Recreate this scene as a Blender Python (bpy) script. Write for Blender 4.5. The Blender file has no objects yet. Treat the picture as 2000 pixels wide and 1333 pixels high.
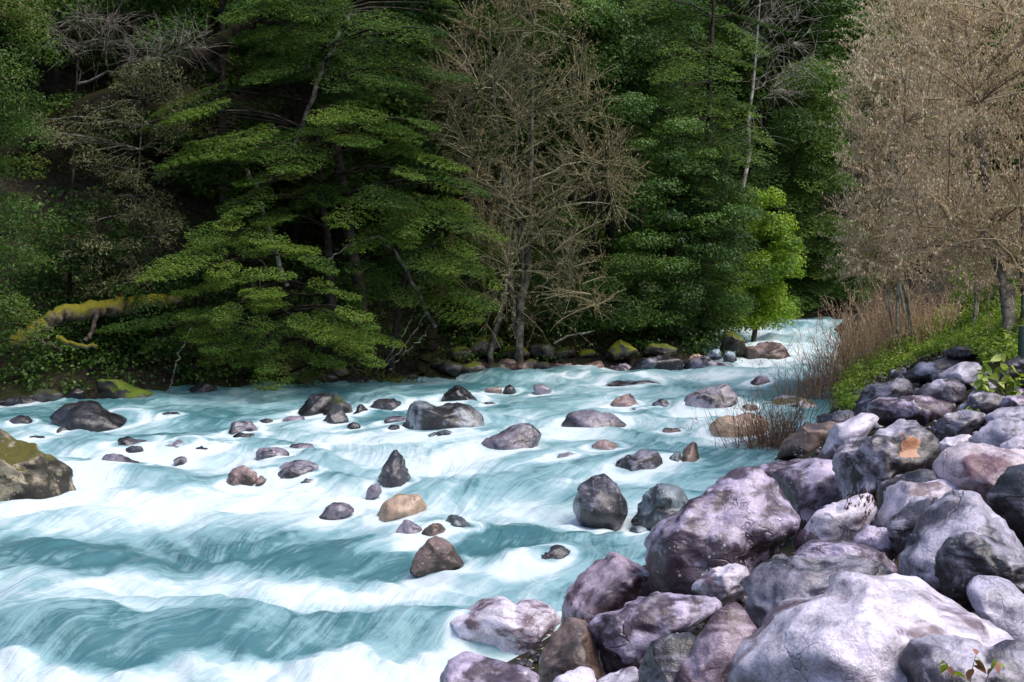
import bpy, bmesh, math, random
import numpy as np
from mathutils import Vector

# ------------------------------------------------------------------ camera, sky, sun, exposure
SC = bpy.context.scene
COL = SC.collection
CAM_Z = 3.5
FPX = 2747.0                      # focal length in photo pixels (2000 px wide)
PITCH = math.atan((666.5 - 500.0) / FPX)
cam = bpy.data.cameras.new('camera')
cam.sensor_width = 36.0
cam.lens = FPX / 2000.0 * 36.0
cam.clip_start = 0.1
cam.clip_end = 2000.0
cam_o = bpy.data.objects.new('camera', cam)
COL.objects.link(cam_o)
cam_o.location = (0, 0, CAM_Z)
cam_o.rotation_euler = (math.pi / 2 - PITCH, 0, 0)
SC.camera = cam_o

SUN_EL, SUN_AZ = math.radians(60), math.radians(118)     # azimuth measured from +Y towards +X
world = bpy.data.worlds.new('World')
SC.world = world
world.use_nodes = True
wn = world.node_tree
wn.nodes.clear()
sky = wn.nodes.new('ShaderNodeTexSky')
sky.sky_type = 'NISHITA'
sky.sun_disc = False
sky.sun_elevation = SUN_EL
sky.sun_rotation = SUN_AZ
sky.air_density = 1.0
sky.dust_density = 3.0
bg = wn.nodes.new('ShaderNodeBackground')
bg.inputs['Strength'].default_value = 0.15
wo = wn.nodes.new('ShaderNodeOutputWorld')
wn.links.new(sky.outputs[0], bg.inputs['Color'])
wn.links.new(bg.outputs[0], wo.inputs['Surface'])
sun = bpy.data.lights.new('sun', 'SUN')
sun.energy = 1.2
sun.angle = math.radians(30)
sun.color = (1.0, 0.94, 0.84)
sun_o = bpy.data.objects.new('sun', sun)
COL.objects.link(sun_o)
sd = Vector((math.sin(SUN_AZ) * math.cos(SUN_EL), math.cos(SUN_AZ) * math.cos(SUN_EL), math.sin(SUN_EL)))
sun_o.rotation_euler = sd.to_track_quat('Z', 'Y').to_euler()
sun_o.location = sd * 100
SC.view_settings.view_transform = 'Standard'
SC.view_settings.look = 'None'
SC.view_settings.exposure = 0.95
SC.view_settings.gamma = 1.0
SC.render.engine = 'CYCLES'
SC.cycles.use_denoising = True
SC.cycles.max_bounces = 6
SC.cycles.diffuse_bounces = 3
SC.cycles.glossy_bounces = 2
SC.cycles.transmission_bounces = 3
SC.cycles.transparent_max_bounces = 4
SC.cycles.sample_clamp_indirect = 4.0

RNG = np.random.default_rng(11)
random.seed(5)

# ------------------------------------------------------------------ maths helpers
def _h(ix, iy, iz, seed):
    with np.errstate(over='ignore'):
        n = (ix.astype(np.uint32) * np.uint32(374761393) + iy.astype(np.uint32) * np.uint32(668265263)
             + iz.astype(np.uint32) * np.uint32(2147483647 - 58) + np.uint32(seed * 1274126177 % 4294967296))
        n = (n ^ (n >> np.uint32(13))) * np.uint32(1274126177)
        n = (n ^ (n >> np.uint32(16))) * np.uint32(2246822519)
        n = n ^ (n >> np.uint32(15))
    return n.astype(np.float64) / 4294967295.0 * 2 - 1

def noise(x, y, z, seed=0):
    x, y, z = np.broadcast_arrays(np.asarray(x, float), np.asarray(y, float), np.asarray(z, float))
    fx, fy, fz = np.floor(x), np.floor(y), np.floor(z)
    ix, iy, iz = fx.astype(np.int64), fy.astype(np.int64), fz.astype(np.int64)
    u, v, w = x - fx, y - fy, z - fz
    u = u * u * u * (u * (u * 6 - 15) + 10); v = v * v * v * (v * (v * 6 - 15) + 10); w = w * w * w * (w * (w * 6 - 15) + 10)
    r = 0
    for a in (0, 1):
        for b in (0, 1):
            for c in (0, 1):
                k = (u if a else 1 - u) * (v if b else 1 - v) * (w if c else 1 - w)
                r = r + k * _h(ix + a, iy + b, iz + c, seed)
    return r

def fbm(x, y, z, seed=0, octv=3, gain=0.5):
    r, a = 0, 1.0
    for o in range(octv):
        r = r + a * noise(x * 2 ** o, y * 2 ** o, z * 2 ** o, seed + o * 7)
        a *= gain
    return r

def ss(a, b, x):
    t = np.clip((x - a) / (b - a), 0, 1)
    return t * t * (3 - 2 * t)

CA, SA = math.cos(PITCH), math.sin(PITCH)
def ray(px, py):
    xc = (np.asarray(px, float) - 1000.0) / FPX
    yc = -(np.asarray(py, float) - 666.5) / FPX
    dy = CA + yc * SA
    dz = -SA + yc * CA
    return xc / dy, dz / dy                 # dX/dY, dZ/dY

def at(px, py, Y):
    a, b = ray(px, py)
    Y = np.asarray(Y, float)
    return np.stack(np.broadcast_arrays(a * Y, Y, CAM_Z + b * Y), -1)

# ------------------------------------------------------------------ the lie of the land
def w0(Y):                                   # mean water level climbs upstream
    return np.interp(Y, [0, 12, 20, 30, 40, 43, 60, 200], [-0.35, 0.0, 0.36, 0.81, 1.28, 1.36, 1.5, 1.6])

LEFT = np.array([(-60, 20), (-30, 22.5), (-14, 24.3), (-9.3, 25.6), (-6.8, 26.8), (-4.2, 29), (-1.75, 30.1), (1.1, 31),
                 (4.3, 31.6), (5.3, 32.6), (5.7, 35), (6.2, 39), (7.0, 42), (9, 44.3), (13, 46.5), (22, 50), (40, 57)], float)
RIGHT = np.array([(40, 50), (22, 48), (11.5, 43.8), (9.1, 40.8), (8.1, 35), (6.9, 30), (6.0, 26.8), (3.9, 21), (1.9, 16.6), (0.7, 14.2),
                  (-0.3, 11.5), (-1.8, 8), (-3.4, 4), (-5, 0), (-9, -12)], float)
RIVER = np.concatenate([LEFT, RIGHT, np.array([(-60, -12)], float)])

def in_poly(P, X, Y):
    ins = np.zeros(np.shape(X), bool)
    n = len(P)
    for i in range(n):
        x1, y1 = P[i]; x2, y2 = P[(i + 1) % n]
        if y1 == y2: continue
        c = ((y1 > Y) != (y2 > Y)) & (X < (x2 - x1) * (Y - y1) / (y2 - y1) + x1)
        ins ^= c
    return ins

def dist_line(P, X, Y):
    d = np.full(np.shape(X), 1e9)
    for i in range(len(P) - 1):
        a, b = P[i], P[i + 1]
        ab = b - a
        t = np.clip(((X - a[0]) * ab[0] + (Y - a[1]) * ab[1]) / (ab @ ab), 0, 1)
        d = np.minimum(d, np.hypot(X - a[0] - t * ab[0], Y - a[1] - t * ab[1]))
    return d

def ground_z(X, Y):
    X = np.asarray(X, float); Y = np.asarray(Y, float)
    dl, dr = dist_line(LEFT, X, Y), dist_line(RIGHT, X, Y)
    water = in_poly(RIVER, X, Y)
    zl = np.interp(dl, [0, .5, 1.5, 3, 5, 10, 20, 60, 150], [-.15, .1, .4, .9, 2.0, 6.5, 16, 40, 55])
    zr = np.interp(dr, [0, .5, 1, 2.5, 4, 6, 10, 20, 45, 150], [-.15, .2, .5, 1.15, 1.6, 2.0, 2.45, 4, 20, 45])
    zr2 = np.interp(dr, [0, .5, 1, 2, 3, 3.6, 5, 8, 20, 45, 150], [-.15, .3, .62, 1.15, 1.75, 2.1, 2.5, 2.85, 4.2, 20, 45])
    zr = zr + (zr2 - zr) * ss(15, 21, Y)
    bed = -0.15 - 0.5 * np.clip(np.minimum(dl, dr), 0, 1)
    z = np.where(water, bed, np.where(dl < dr, zl, zr))
    rough = 0.06 * noise(X * 1.3, Y * 1.3, 0, 3) + 0.4 * np.clip((np.minimum(dl, dr) - 3) / 12, 0, 1.5) * noise(X * .25, Y * .25, 0, 4)
    return w0(Y) + z + rough

def ground_low(X, Y):
    X = np.asarray(X, float); Y = np.asarray(Y, float)
    d = dist_line(RIGHT, X, Y)
    return ground_z(X, Y) - .26 * np.where(in_poly(RIVER, X, Y), 0, ss(.15, .9, d) * ss(7, 5, d) * ss(19.5, 16, Y)) * (X > -4)

def hit(px, py, lo=4.0, hi=90.0, fn=ground_z):
    a, b = ray(px, py)
    Ys = np.linspace(lo, hi, 1400)
    g = fn(a * Ys, Ys) - (CAM_Z + b * Ys)
    k = np.argmax(g > 0)
    return float(Ys[k]) if g[k] > 0 else hi

def hit_water(px, py):
    a, b = ray(px, py)
    Ys = np.linspace(8, 60, 3000)
    g = w0(Ys) - (CAM_Z + b * Ys)
    k = np.argmax(g > 0)
    return float(Ys[k])

# ------------------------------------------------------------------ mesh helpers
def mesh_quads(name, V, Q, attrs=None, smooth=False):
    me = bpy.data.meshes.new(name)
    V = np.ascontiguousarray(V, np.float32); Q = np.ascontiguousarray(Q, np.int32)
    m, k = Q.shape
    me.vertices.add(len(V)); me.vertices.foreach_set('co', V.ravel())
    me.loops.add(m * k); me.loops.foreach_set('vertex_index', Q.ravel())
    me.polygons.add(m); me.polygons.foreach_set('loop_start', np.arange(0, m * k, k, dtype=np.int32))
    for an, (dom, arr) in (attrs or {}).items():
        a = me.attributes.new(an, 'FLOAT', dom)
        a.data.foreach_set('value', np.ascontiguousarray(arr, np.float32))
    me.update(calc_edges=True)
    if smooth:
        me.polygons.foreach_set('use_smooth', np.ones(m, bool))
    return me

class Acc:
    """collects quads of one part"""
    def __init__(s): s.V = []; s.Q = []; s.T = []; s.n = 0
    def add(s, V, Q, T):
        if len(V) == 0: return
        s.V.append(V); s.Q.append(Q + s.n); s.T.append(np.broadcast_to(T, (len(Q),))); s.n += len(V)
    def leaves(s, C, A, N, l, w, T):
        """rhombic leaves: centre, long axis, normal, length, width, tint"""
        n = len(C)
        A = A / (np.linalg.norm(A, axis=1, keepdims=True) + 1e-9)
        B = np.cross(N, A); B /= (np.linalg.norm(B, axis=1, keepdims=True) + 1e-9)
        l = np.broadcast_to(l, (n,))[:, None]; w = np.broadcast_to(w, (n,))[:, None]
        V = np.stack([C - A * l * .5, C + B * w * .5 - A * l * .06, C + A * l * .5, C - B * w * .5 - A * l * .06], 1).reshape(-1, 3)
        s.add(V, np.arange(4 * n).reshape(-1, 4), T)
    def tubes(s, P, R, sides=4, T=0.5):
        """batch of polylines P (n,k,3) with radii R (n,k)"""
        P = np.asarray(P, float); n, k, _ = P.shape
        R = np.broadcast_to(np.asarray(R, float), (n, k))
        D = np.gradient(P, axis=1)
        D /= (np.linalg.norm(D, axis=2, keepdims=True) + 1e-9)
        ref = np.where(np.abs(D[..., 2:3]) > .9, np.array([1., 0, 0]), np.array([0, 0, 1.]))
        U = np.cross(D, ref); U /= (np.linalg.norm(U, axis=2, keepdims=True) + 1e-9)
        W = np.cross(D, U)
        an = np.arange(sides) / sides * 2 * math.pi
        V = P[:, :, None, :] + R[:, :, None, None] * (np.cos(an)[None, None, :, None] * U[:, :, None, :] + np.sin(an)[None, None, :, None] * W[:, :, None, :])
        idx = np.arange(n * k * sides).reshape(n, k, sides)
        a = idx[:, :-1, :]; b = idx[:, 1:, :]
        Q = np.stack([a, np.roll(a, -1, 2), np.roll(b, -1, 2), b], -1).reshape(-1, 4)
        if np.ndim(T) == 1: T = np.repeat(T, (k - 1) * sides)
        s.add(V.reshape(-1, 3), Q, T)
    def build(s, name, mat, parent=None, smooth=False, origin=None):
        if not s.V: return None
        V = np.concatenate(s.V)
        if origin is not None: V = V - np.asarray(origin)
        me = mesh_quads(name, V, np.concatenate(s.Q), {'tint': ('FACE', np.concatenate(s.T))}, smooth)
        o = link(name, me, mat, parent)
        if name in STUFF: o['kind'] = 'stuff'
        return o

STUFF = {'crown', 'limb', 'branch', 'twig', 'withered_leaves', 'lichen', 'stem', 'leaf', 'seed_head'}
def link(name, me, mat, parent=None):
    o = bpy.data.objects.new(name, me)
    if mat: me.materials.append(mat)
    COL.objects.link(o)
    if parent: o.parent = parent
    return o

def tag(o, label=None, cat=None, group=None, kind=None):
    if label: o['label'] = label
    if cat: o['category'] = cat
    if group: o['group'] = group
    if kind: o['kind'] = kind
    return o

def thing(name, loc, label, cat, group=None):
    o = bpy.data.objects.new(name, None)
    o.empty_display_size = 0.2
    COL.objects.link(o)
    o.location = tuple(float(v) for v in loc)
    return tag(o, label, cat, group)

def copy_tree(root, loc, rz, sc, label, group=None):
    r = root.copy(); COL.objects.link(r)
    r.location = tuple(float(v) for v in loc); r.rotation_euler = (0, 0, rz); r.scale = (sc, sc, sc)
    tag(r, label, None, group)
    for ch in list(root.children):
        c = ch.copy(); COL.objects.link(c); c.parent = r
    return r

# ------------------------------------------------------------------ materials
class NT:
    def __init__(s, name):
        s.m = bpy.data.materials.new(name); s.m.use_nodes = True
        s.t = s.m.node_tree; s.t.nodes.clear()
        s.out = s.n('OutputMaterial')
    def n(s, typ, **kw):
        nd = s.t.nodes.new('ShaderNode' + typ)
        for k, v in kw.items(): setattr(nd, k, v)
        return nd
    def l(s, a, b): s.t.links.new(a, b)
    def set(s, sock, v):
        if hasattr(v, 'is_output'): s.l(v, sock)
        else: sock.default_value = v
    def math(s, op, a, b=0.0, c=None, clamp=False):
        nd = s.n('Math', operation=op, use_clamp=clamp)
        s.set(nd.inputs[0], a); s.set(nd.inputs[1], b)
        if c is not None: s.set(nd.inputs[2], c)
        return nd.outputs[0]
    def mix(s, f, a, b, mode='MIX'):
        nd = s.n('Mix', data_type='RGBA', blend_type=mode)
        s.set(nd.inputs[0], f)
        for i, v in ((6, a), (7, b)):
            if not hasattr(v, 'is_output') and len(v) == 3: v = (*v, 1)
            s.set(nd.inputs[i], v)
        return nd.outputs[2]
    def ramp(s, f, a, b, interp='SMOOTHSTEP'):
        nd = s.n('MapRange', interpolation_type=interp)
        s.set(nd.inputs[0], f); s.set(nd.inputs[1], a); s.set(nd.inputs[2], b)
        return nd.outputs[0]
    def noise(s, vec, scale, detail=3.0, rough=0.55, dist=0.0):
        nd = s.n('TexNoise')
        if vec is not None: s.l(vec, nd.inputs['Vector'])
        nd.inputs['Scale'].default_value = scale; nd.inputs['Detail'].default_value = detail
        nd.inputs['Roughness'].default_value = rough; nd.inputs['Distortion'].default_value = dist
        return nd.outputs[0]
    def attr(s, name):
        nd = s.n('Attribute', attribute_name=name); return nd.outputs['Fac']
    def vmath(s, op, a, b):
        nd = s.n('VectorMath', operation=op); s.set(nd.inputs[0], a); s.set(nd.inputs[1], b); return nd.outputs[0]
    def bsdf(s, color, rough=0.6, spec=0.5, normal=None):
        b = s.n('BsdfPrincipled')
        s.set(b.inputs['Base Color'], color if hasattr(color, 'is_output') or len(color) == 4 else (*color, 1))
        s.set(b.inputs['Roughness'], rough); s.set(b.inputs['Specular IOR Level'], spec)
        if normal is not None: s.l(normal, b.inputs['Normal'])
        return b.outputs[0]
    def bump(s, h, strength=0.5, dist=0.05, normal=None):
        nd = s.n('Bump'); nd.inputs['Strength'].default_value = strength; nd.inputs['Distance'].default_value = dist
        s.l(h, nd.inputs['Height'])
        if normal is not None: s.l(normal, nd.inputs['Normal'])
        return nd.outputs[0]
    def done(s, sh): s.l(sh, s.out.inputs['Surface']); return s.m

def rock_mat(name, pale, dark, stain=0.5, moss=0.0, moss_col=(0.12, 0.13, 0.015), spots=0.5, rough=0.42, grain=1.0, patch=None):
    t = NT(name)
    co = t.n('TexCoord').outputs['Object']
    rnd = t.n('ObjectInfo').outputs['Random']
    off = t.math('MULTIPLY', rnd, 57.0)
    cx = t.n('CombineXYZ'); t.l(off, cx.inputs[0]); t.l(off, cx.inputs[1]); t.l(off, cx.inputs[2])
    v = t.vmath('ADD', co, cx.outputs[0])
    big = t.noise(v, 1.6, 5, 0.62, 0.6)
    mid = t.noise(v, 7.0, 6, 0.65, 0.3)
    fine = t.noise(v, 55.0, 4, 0.7)
    mp = t.n('Mapping'); mp.inputs['Rotation'].default_value = (0.5, 0.75, 0.2); mp.inputs['Scale'].default_value = (1.6, 2.2, 4.5)
    t.l(v, mp.inputs['Vector'])
    band = t.noise(mp.outputs[0], 1.0, 5, 0.65, 1.2)
    base = t.mix(t.ramp(mid, 0.3, 0.72), tuple(c * 0.55 for c in pale), tuple(min(c * 1.25, .9) for c in pale))
    base = t.mix(t.math('MULTIPLY', t.ramp(fine, 0.42, 0.75), 0.5), base, tuple(min(c * 1.55 + .03, .9) for c in pale))
    base = t.mix(t.math('MULTIPLY', t.ramp(fine, 0.5, 0.25), 0.6), base, tuple(c * .45 for c in pale))
    st = t.ramp(t.math('ADD', t.math('MULTIPLY', big, .65), t.math('MULTIPLY', band, .35)), 0.44 + 0.2 * stain, 0.35 + 0.2 * stain)
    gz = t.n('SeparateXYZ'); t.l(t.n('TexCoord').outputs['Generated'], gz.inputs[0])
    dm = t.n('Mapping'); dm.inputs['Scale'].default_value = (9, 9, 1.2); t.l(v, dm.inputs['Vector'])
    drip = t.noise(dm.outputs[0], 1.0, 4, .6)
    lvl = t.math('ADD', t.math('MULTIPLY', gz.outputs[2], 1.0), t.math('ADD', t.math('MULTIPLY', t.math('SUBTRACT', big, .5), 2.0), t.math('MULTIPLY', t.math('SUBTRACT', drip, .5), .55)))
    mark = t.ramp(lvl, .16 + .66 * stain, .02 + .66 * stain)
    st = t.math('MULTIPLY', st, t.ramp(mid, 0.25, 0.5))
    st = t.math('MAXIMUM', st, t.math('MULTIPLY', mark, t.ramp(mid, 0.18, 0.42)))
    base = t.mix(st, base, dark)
    if spots > 0:
        vo = t.n('TexVoronoi'); vo.inputs['Scale'].default_value = 13.0; t.l(v, vo.inputs['Vector'])
        sp = t.math('MULTIPLY', t.ramp(vo.outputs['Distance'], 0.20, 0.12), t.ramp(t.noise(v, 2.2, 2), 0.52, 0.6))
        base = t.mix(t.math('MULTIPLY', sp, spots), base, (0.55, 0.54, 0.55))
    if patch:
        vp = t.vmath('MULTIPLY', t.vmath('SUBTRACT', co, tuple(patch[0])), (1, 0, .8))
        ln = t.n('VectorMath', operation='LENGTH'); t.l(vp, ln.inputs[0])
        pm = t.ramp(t.math('ADD', ln.outputs['Value'], t.math('MULTIPLY', t.math('SUBTRACT', t.noise(v, 9, 3), .5), .25)), patch[1] * 1.05, patch[1] * .85)
        base = t.mix(pm, base, (0.40, 0.19, 0.10))
    # cracks and grain
    vc = t.n('TexVoronoi', feature='DISTANCE_TO_EDGE'); vc.inputs['Scale'].default_value = 1.7
    vw = t.n('TexNoise'); vw.inputs['Scale'].default_value = 2.5; vw.inputs['Detail'].default_value = 4; t.l(v, vw.inputs['Vector'])
    t.l(t.vmath('ADD', v, t.vmath('MULTIPLY', vw.outputs['Color'], (.55, .55, .55))), vc.inputs['Vector'])
    crack = t.math('MULTIPLY', t.ramp(vc.outputs['Distance'], 0.018, 0.0), t.ramp(t.noise(v, 1.1, 2), .5, .62))
    base = t.mix(t.math('MULTIPLY', crack, .2), base, dark)
    h = t.math('ADD', t.math('SUBTRACT', t.math('MULTIPLY', mid, 0.6), t.math('MULTIPLY', crack, .25)), t.math('ADD', t.math('MULTIPLY', band, 0.3), t.math('MULTIPLY', fine, 0.13 * grain)))
    nrm = t.bump(h, 0.75, 0.05)
    rg = t.math('ADD', rough, t.math('MULTIPLY', t.math('SUBTRACT', mid, .5), .5), clamp=True)
    if moss > 0:
        nz = t.n('SeparateXYZ'); t.l(t.n('NewGeometry').outputs['Normal'], nz.inputs[0])
        mf = t.ramp(t.math('ADD', t.math('MULTIPLY', nz.outputs[2], .55), t.math('ADD', t.math('MULTIPLY', t.math('SUBTRACT', big, .5), 1.5), t.math('MULTIPLY', t.math('SUBTRACT', mid, .5), .9))), 0.62 - moss * .6, 0.78 - moss * .6)
        mc = t.mix(t.noise(v, 24, 4), tuple(c * .35 for c in moss_col), tuple(c * 1.5 for c in moss_col))
        base = t.mix(mf, base, mc)
        rg = t.math('MAXIMUM', rg, t.math('MULTIPLY', mf, .9))
    sh = t.bsdf(base, rg, 0.5, nrm)
    if moss < .3:                                   # thin film of wet
        sh.node.inputs['Coat Weight'].default_value = .4; sh.node.inputs['Coat Roughness'].default_value = .22
        t.l(nrm, sh.node.inputs['Coat Normal'])
    return t.done(sh)

def leaf_mat(name, dark, mid, light, transl=0.35, rough=0.5, spec=0.35):
    t = NT(name)
    a = t.attr('tint')
    c = t.mix(t.ramp(a, 0.0, 0.5, 'LINEAR'), dark, mid)
    c = t.mix(t.ramp(a, 0.5, 1.0, 'LINEAR'), c, light)
    p = t.bsdf(c, rough, spec)
    tr = t.n('BsdfTranslucent'); t.l(t.mix(1.0, c, (1.25, 1.3, .7), 'MULTIPLY'), tr.inputs['Color'])
    mx = t.n('MixShader'); mx.inputs[0].default_value = transl
    t.l(p, mx.inputs[1]); t.l(tr.outputs[0], mx.inputs[2])
    return t.done(mx.outputs[0])

def bark_mat(name, a, b, moss=None, scale=6.0, lo=.4, hi=.65):
    t = NT(name)
    co = t.n('TexCoord').outputs['Object']
    n1 = t.noise(co, scale, 5, 0.65)
    c = t.mix(t.ramp(n1, lo, hi), a, b)
    if moss:
        nz = t.n('SeparateXYZ'); t.l(t.n('NewGeometry').outputs['Normal'], nz.inputs[0])
        mf = t.ramp(t.math('ADD', t.math('MULTIPLY', nz.outputs[2], .35), t.math('MULTIPLY', t.noise(co, 3.1, 5), 1.3)), 0.55, 0.8)
        c = t.mix(mf, c, t.mix(t.noise(co, 26, 3), tuple(k * .4 for k in moss), tuple(k * 1.4 for k in moss)))
    return t.done(t.bsdf(c, .8, .25, t.bump(t.noise(co, scale * 5, 4), .6, .02)))

M = {}
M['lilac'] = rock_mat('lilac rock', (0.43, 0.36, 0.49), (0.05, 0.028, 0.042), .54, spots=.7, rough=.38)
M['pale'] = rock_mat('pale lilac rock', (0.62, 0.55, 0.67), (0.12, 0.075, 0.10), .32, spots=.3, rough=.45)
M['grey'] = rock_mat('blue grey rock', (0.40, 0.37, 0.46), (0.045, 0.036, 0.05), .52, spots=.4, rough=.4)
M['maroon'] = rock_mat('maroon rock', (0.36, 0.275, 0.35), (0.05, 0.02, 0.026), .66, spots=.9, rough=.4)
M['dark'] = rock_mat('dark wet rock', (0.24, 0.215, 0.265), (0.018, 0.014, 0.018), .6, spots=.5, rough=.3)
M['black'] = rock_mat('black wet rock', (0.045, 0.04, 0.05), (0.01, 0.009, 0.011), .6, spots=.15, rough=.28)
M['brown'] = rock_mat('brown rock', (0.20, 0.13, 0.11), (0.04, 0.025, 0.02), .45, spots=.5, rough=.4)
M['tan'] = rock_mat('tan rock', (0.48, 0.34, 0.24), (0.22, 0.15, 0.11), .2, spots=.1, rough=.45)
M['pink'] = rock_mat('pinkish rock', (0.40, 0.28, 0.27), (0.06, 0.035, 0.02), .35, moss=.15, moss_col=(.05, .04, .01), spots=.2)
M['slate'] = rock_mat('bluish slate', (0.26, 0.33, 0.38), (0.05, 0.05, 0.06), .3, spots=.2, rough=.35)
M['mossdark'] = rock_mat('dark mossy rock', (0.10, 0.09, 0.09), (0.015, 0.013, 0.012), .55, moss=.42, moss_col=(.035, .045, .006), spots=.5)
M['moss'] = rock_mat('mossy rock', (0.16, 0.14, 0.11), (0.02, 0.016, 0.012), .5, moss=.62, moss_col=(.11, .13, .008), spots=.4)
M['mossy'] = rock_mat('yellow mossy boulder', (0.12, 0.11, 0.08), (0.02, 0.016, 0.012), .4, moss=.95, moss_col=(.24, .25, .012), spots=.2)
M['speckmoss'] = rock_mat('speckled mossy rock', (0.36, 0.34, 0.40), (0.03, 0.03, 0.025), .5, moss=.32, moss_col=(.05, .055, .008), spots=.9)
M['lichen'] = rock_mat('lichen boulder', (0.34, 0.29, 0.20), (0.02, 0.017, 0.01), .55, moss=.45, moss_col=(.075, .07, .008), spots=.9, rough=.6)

def ground_mat():
    t = NT('forest floor')
    co = t.n('TexCoord').outputs['Object']
    n1 = t.noise(co, .8, 6, .65); n2 = t.noise(co, 9, 5, .7)
    c = t.mix(t.ramp(n2, .35, .7), (0.012, 0.010, 0.007), (0.055, 0.042, 0.03))
    c = t.mix(t.math('MULTIPLY', t.ramp(n1, .48, .65), .8), c, (0.03, 0.04, 0.006))
    return t.done(t.bsdf(c, .9, .2, t.bump(n2, .8, .08)))
M['ground'] = ground_mat()

def water_mat():
    t = NT('rushing glacial water')
    u, v, f = t.attr('flow_u'), t.attr('flow_v'), t.attr('foam')
    cx = t.n('CombineXYZ'); t.l(t.math('MULTIPLY', u, .42), cx.inputs[0]); t.l(t.math('MULTIPLY', v, 5.0), cx.inputs[1])
    n1 = t.noise(cx.outputs[0], 1.0, 5, .58, .5)
    cy = t.n('CombineXYZ'); t.l(t.math('MULTIPLY', u, 1.1), cy.inputs[0]); t.l(t.math('MULTIPLY', v, 22.0), cy.inputs[1])
    n2 = t.noise(cy.outputs[0], 1.0, 4, .6, .4)
    cz = t.n('CombineXYZ'); t.l(t.math('MULTIPLY', u, .55), cz.inputs[0]); t.l(t.math('MULTIPLY', v, 1.3), cz.inputs[1])
    n3 = t.noise(cz.outputs[0], 1.0, 4, .6, .8)
    s = t.math('ADD', t.math('MULTIPLY', t.math('SUBTRACT', n1, .5), .8), t.math('ADD', t.math('MULTIPLY', t.math('SUBTRACT', n2, .5), .8), t.math('MULTIPLY', t.math('SUBTRACT', n3, .5), 1.0)))
    wco = t.n('TexCoord').outputs['Object']
    wsp = t.noise(wco, 3.0, 9, .68, 1.6); wsp2 = t.noise(wco, .55, 4, .6, .6)
    s = t.math('ADD', s, t.math('ADD', t.math('MULTIPLY', t.math('SUBTRACT', wsp, .5), 1.15), t.math('MULTIPLY', t.math('SUBTRACT', wsp2, .5), .7)))
    F = t.math('ADD', f, s)
    c = t.mix(t.ramp(F, -.1, .45), (0.05, 0.145, 0.165), (0.19, 0.335, 0.37))
    c = t.mix(t.ramp(F, .36, 1.40), c, (0.55, 0.63, 0.665))
    rg = t.math('ADD', .30, t.math('MULTIPLY', t.ramp(F, .3, .8), .55))
    nrm = t.bump(t.math('ADD', t.math('MULTIPLY', n1, .6), t.math('ADD', t.math('MULTIPLY', n2, .35), t.math('MULTIPLY', wsp, .5))), .55, .07)
    b = t.n('BsdfPrincipled')
    t.l(c, b.inputs['Base Color']); t.l(rg, b.inputs['Roughness']); b.inputs['IOR'].default_value = 1.33
    t.l(nrm, b.inputs['Normal'])
    return t.done(b.outputs[0])
M['water'] = water_mat()

M['beech'] = leaf_mat('beech leaves', (0.020, 0.050, 0.011), (0.058, 0.120, 0.020), (0.155, 0.225, 0.035), .38, .55, .25)
M['beech_dark'] = leaf_mat('dark beech leaves', (0.018, 0.042, 0.010), (0.05, 0.10, 0.018), (0.12, 0.185, 0.035), .3, .6, .15)
M['broad'] = leaf_mat('glossy broad leaves', (0.014, 0.042, 0.007), (0.045, 0.11, 0.014), (0.14, 0.23, 0.035), .25, .45, .3)
M['rust'] = leaf_mat('rust and green leaves', (0.022, 0.055, 0.007), (0.07, 0.14, 0.015), (0.15, 0.075, 0.02), .3, .5, .3)
M['lime'] = leaf_mat('lime leaves', (0.06, 0.13, 0.008), (0.18, 0.30, 0.02), (0.33, 0.44, 0.05), .45)
M['olive'] = leaf_mat('grey olive leaves', (0.06, 0.065, 0.025), (0.14, 0.14, 0.06), (0.28, 0.26, 0.14))
M['cover'] = leaf_mat('ground cover leaves', (0.06, 0.12, 0.008), (0.18, 0.29, 0.018), (0.36, 0.45, 0.05), .35, .4, .5)
M['dead'] = leaf_mat('withered leaves', (0.36, 0.24, 0.14), (0.60, 0.46, 0.32), (0.82, 0.74, 0.60), .3, .6, .3)
M['deadolive'] = leaf_mat('withered olive leaves', (0.07, 0.055, 0.02), (0.18, 0.14, 0.06), (0.40, 0.35, 0.18), .3, .6, .3)
M['grass'] = leaf_mat('dry grass', (0.07, 0.045, 0.015), (0.18, 0.13, 0.05), (0.34, 0.28, 0.13), .3, .6, .3)
M['greengrass'] = leaf_mat('green grass', (0.05, 0.08, 0.01), (0.15, 0.2, 0.02), (0.3, 0.33, 0.06), .3, .6, .3)
M['twig'] = leaf_mat('twigs', (0.10, 0.068, 0.040), (0.32, 0.235, 0.145), (0.62, 0.54, 0.37), .0, .7, .2)
M['redtwig'] = leaf_mat('red twigs', (0.09, 0.035, 0.022), (0.23, 0.115, 0.07), (0.46, 0.34, 0.23), .0, .6, .3)
M['olivetwig'] = leaf_mat('olive twigs', (0.055, 0.046, 0.024), (0.17, 0.145, 0.08), (0.52, 0.48, 0.31), .0, .7, .2)
M['lightbark'] = bark_mat('light grey bark', (0.22, 0.19, 0.14), (0.56, 0.53, 0.43))
M['browntwig'] = leaf_mat('brown twigs', (0.17, 0.09, 0.05), (0.36, 0.225, 0.13), (0.60, 0.48, 0.32), .0, .6, .3)
M['bark'] = bark_mat('dark bark', (0.018, 0.013, 0.01), (0.07, 0.055, 0.042))
M['palebark'] = bark_mat('pale lichen bark', (0.10, 0.085, 0.06), (0.42, 0.40, 0.32))
M['greybark'] = bark_mat('grey bark', (0.05, 0.042, 0.034), (0.23, 0.21, 0.17))
M['mossbark'] = bark_mat('mossy bark', (0.05, 0.035, 0.02), (0.19, 0.16, 0.12), moss=(0.14, 0.13, 0.008))
M['redbark'] = bark_mat('broken red wood', (0.06, 0.02, 0.012), (0.2, 0.075, 0.045))
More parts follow.
